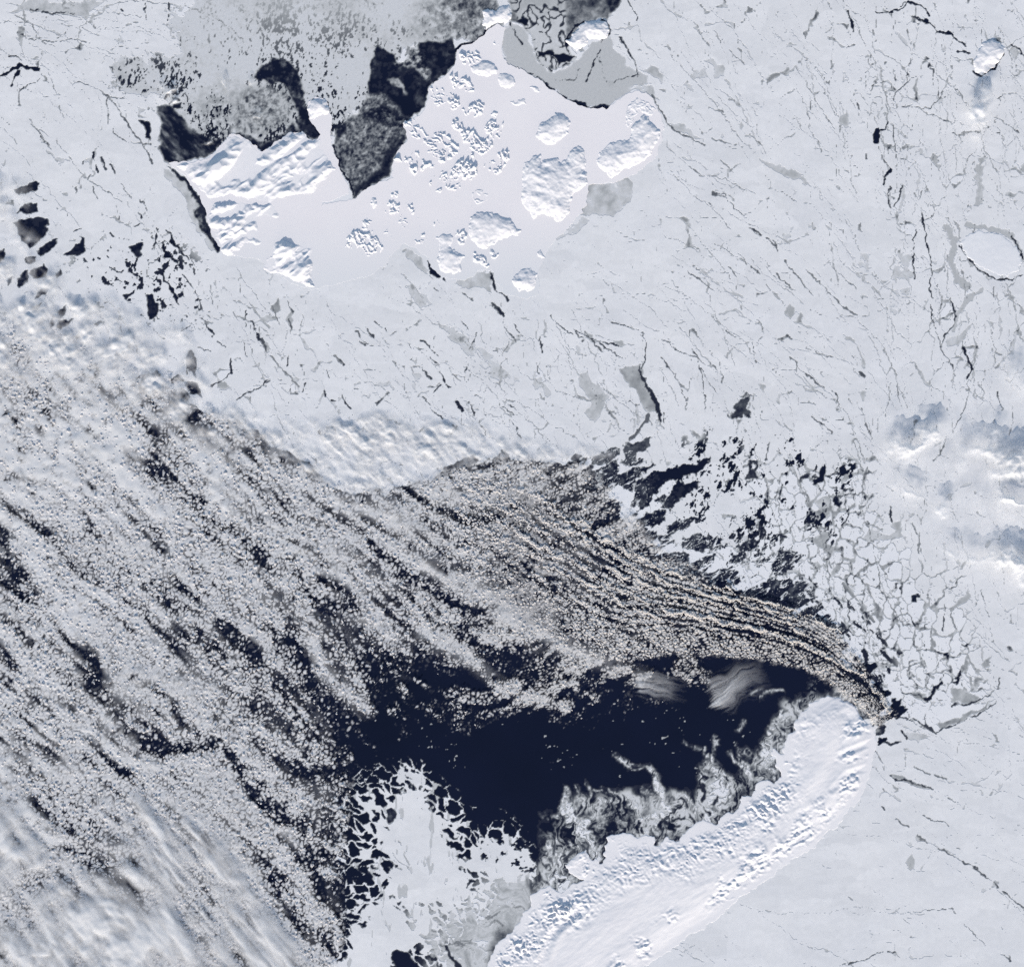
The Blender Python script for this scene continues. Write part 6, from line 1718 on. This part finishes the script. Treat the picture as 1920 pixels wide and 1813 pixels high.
def plume_cloud(x, y):
    xw_, yw_ = warp(x, y, 20, 4, 394, 4)
    sp_ = spots([(1828, 222, 13, 36, .25, 1.3), (1818, 255, 11, 15, 0, .9), (1840, 180, 14, 20, .3, .8)], xw_, yw_)
    n_ = fbm(x, y, 18, 5, 391)
    return np.clip(sp_ * (1 + .3 * n_) - .08, 0, 1), .1 + sp_


veil('cloud', [1770, 110, 1890, 110, 1890, 290, 1770, 300], 20, 15, 6, plume_cloud, 2.2, label='small bright wisp of cloud below the solitary domed island', cat='cloud')


def wisp(lst):
    def fn(x, y):
        sp_ = spots(lst, *warp(x, y, 8, 1.5, 396, 3))
        n_ = fbm(x, y, 9, 3, 395)
        return sp_ * (1 + .5 * n_), .2 + 1.5 * sp_
    return fn


for lab, lst in [('creamy little cloud wisps above the westernmost dark bay', [(303, 165, 4, 9, 0, .8), (318, 172, 12, 4, -.3, .9), (330, 190, 12, 4, -.2, .8), (304, 186, 7, 5, 0, .8), (316, 180, 9, 6, 0, .5)]),
                 ('thin upright cloud wisp over the grey young ice', [(420, 158, 3, 12, -.15, 1.0)]), ('speck of cloud beside the dark crescent bay', [(468, 155, 6, 3, 0, .8)]),
                 ('small slanting cloud wisp on the shore of the westernmost bay', [(392, 268, 9, 3, -.3, .9)]), ('faint cloud speck over the mottled ice of the crescent bay', [(480, 220, 6, 3, 0, .7)])]:
    ar = np.array(lst)
    x0, x1, y0, y1 = ar[:, 0].min() - 30, ar[:, 0].max() + 30, ar[:, 1].min() - 30, ar[:, 1].max() + 30
    veil('cloud_wisp', [x0, y0, x1, y0, x1, y1, x0, y1], 8, 4, 3, wisp(lst), 1.6, label=lab, cat='cloud', group='small cloud wisps')


def feather(x0, y0, ax, ln, wd_, seed):
    def fn(x, y):
        u_, v_ = rot(x - x0, y - y0, ax)
        u2, v2 = warp(u_, v_, 30, 4, seed, 2)
        st_ = fbm(u2 * .10, v2, 5, 4, seed + 3, .7)
        env = sstep(-6, 14, u2 + 6 * st_) * sstep(ln, ln * .2, u2 + 12 * st_) * sstep(wd_, wd_ * .3, np.abs(v2) + 5 * st_)
        return env * (.52 + .26 * st_ + .25 * sstep(26, 0, u2)), .5 + .15 * st_
    return fn


veil('feathery_cloud', [1180, 1250, 1300, 1250, 1300, 1320, 1180, 1320], 14, 4, 2, feather(1192, 1280, .12, 105, 30, 401), 1.8, label='wispy oval feather of frost smoke, left of two over dark water', cat='cloud')
veil('feathery_cloud', [1320, 1235, 1440, 1235, 1440, 1345, 1320, 1345], 14, 4, 2, feather(1334, 1306, -.5, 125, 42, 411), 1.8, label='fan-shaped feather of frost smoke, right of two over dark water', cat='cloud')
